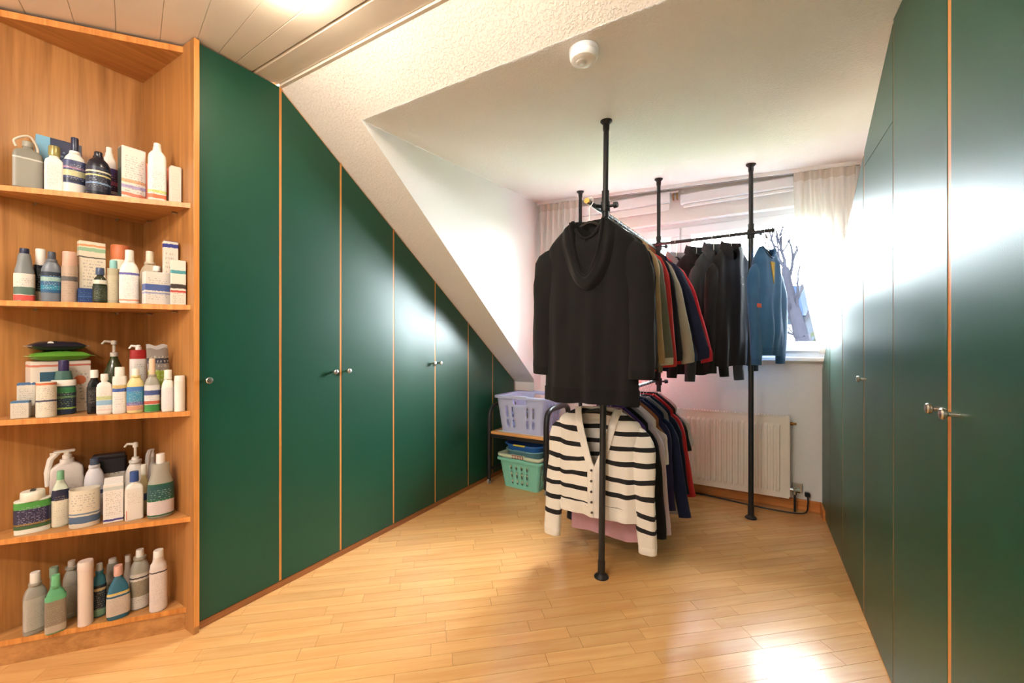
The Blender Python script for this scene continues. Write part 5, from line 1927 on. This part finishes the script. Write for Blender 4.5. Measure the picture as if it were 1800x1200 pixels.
def branch(p, d, ln, r, depth):
    pts = [p]
    n = 5
    for k in range(n):
        d = (d + Vector((rt.uniform(-.22, .22), rt.uniform(-.2, .2), rt.uniform(-.06, .24)))).normalized()
        pts.append(pts[-1] + d * ln / n)
    br.tube(pts, [lerp(r, r * .45, i / n) for i in range(n + 1)], 6)
    if depth > 0:
        for k in range(rt.choice((3, 4))):
            i = rt.randint(1, n)
            nd = (d + Vector((rt.uniform(-.9, .9), rt.uniform(-.7, .7), rt.uniform(-.2, .7)))).normalized()
            branch(pts[i], nd, ln * rt.uniform(.5, .75), r * .52, depth - 1)


for px, py, qx, qy, r in ((1382, 480, 1345, 400, .06), (1384, 495, 1400, 395, .06), (1392, 530, 1340, 470, .05), (1380, 470, 1372, 380, .055), (1400, 560, 1440, 450, .06), (1400, 565, 1335, 520, .045), (1408, 590, 1350, 590, .04), (1404, 580, 1460, 520, .04), (1390, 520, 1290, 480, .04)):
    a = P3(px, py)
    b = P3(qx, qy, 8.5 + rt.uniform(-.4, .4))
    branch(a, (b - a).normalized(), (b - a).length * .75, r * .5, 3)
obj('branches', br, M_BARK, TR, True)
# neighbouring house
HS = thing('neighbour_house', 'pale house with blue grey roof beyond the bare tree', 'house', (3.0, 20, -3.2))
M_HW = plain('house_render', (21, 25, 31), 1, spec=0)
M_HR = plain('blue_slate', (13, 18, 27), 1, spec=0, var=.15)
hx0, hx1 = -5.5, 5.5
obj('wall', MB().box(hx0, hx1, 18, 25, -3.2, 2.15), M_HW, HS)
rf = obj('roof', MB().prism([(17.6, 2.1), (25.4, 2.1), (21.5, 3.6)], 0, hx0 - .3, hx1 + .3), M_HR, HS)
for x in (-3.8, -1.4, .8, 3.0):
    wn = obj('window', MB().bbox(x - .55, x + .55, 17.94, 18.02, .6, 1.8, .02), M_WHITE, HS)
    obj('pane', MB().box(x - .45, x + .45, 17.92, 17.95, .7, 1.7), plain('dark_pane', (20, 26, 34), .15), wn)
# hedge shrubs
M_LEAF = plain('pale_leaf', (20, 23, 15), 1, spec=0, var=.3)
for i, (x, y, s, lab) in enumerate(((1.1, 10.5, 1.0, 'pale green shrub standing by the trunk of the bare tree'), (-1.6, 11.5, 1.2, 'pale green shrub standing in front of the house wall'))):
    t = thing('shrub', lab, 'shrub', (x, y, -3.2))
    mb = MB()
    rs = random.Random(40 + i)
    for k in range(900):
        th, ph_ = rs.uniform(0, 6.28), math.acos(rs.uniform(-1, 1))
        rr_ = s * rs.uniform(.6, 1.0)
        c = Vector((x + rr_ * math.sin(ph_) * math.cos(th), y + rr_ * math.sin(ph_) * math.sin(th), .05 + rr_ * 1.3 * math.cos(ph_)))
        d = Vector((rs.uniform(-1, 1), rs.uniform(-1, 1), rs.uniform(-1, 1))).normalized() * .09
        e = d.cross(Vector((rs.uniform(-1, 1), rs.uniform(-1, 1), 1))).normalized() * .05
        mb.add([c - d, c + e, c + d, c - e], [(0, 1, 2, 3)])
    obj('foliage', mb, M_LEAF, t)
    obj('stem', MB().tube([(x, y, -3.2), (x, y, .3)], .06, 8), M_BARK, t, True)

# daylight portal in the window opening (sampling aid only, emits nothing itself)
pd = bpy.data.lights.new('window_portal', 'AREA')
pd.shape = 'RECTANGLE'
pd.size = WX1 - WX0
pd.size_y = WZ1 - WZ0
pd.cycles.is_portal = True
po = bpy.data.objects.new('window_portal', pd)
COL.objects.link(po)
po.location = ((WX0 + WX1) / 2, YW + .19, (WZ0 + WZ1) / 2)
po.rotation_euler = (math.radians(-90), 0, 0)
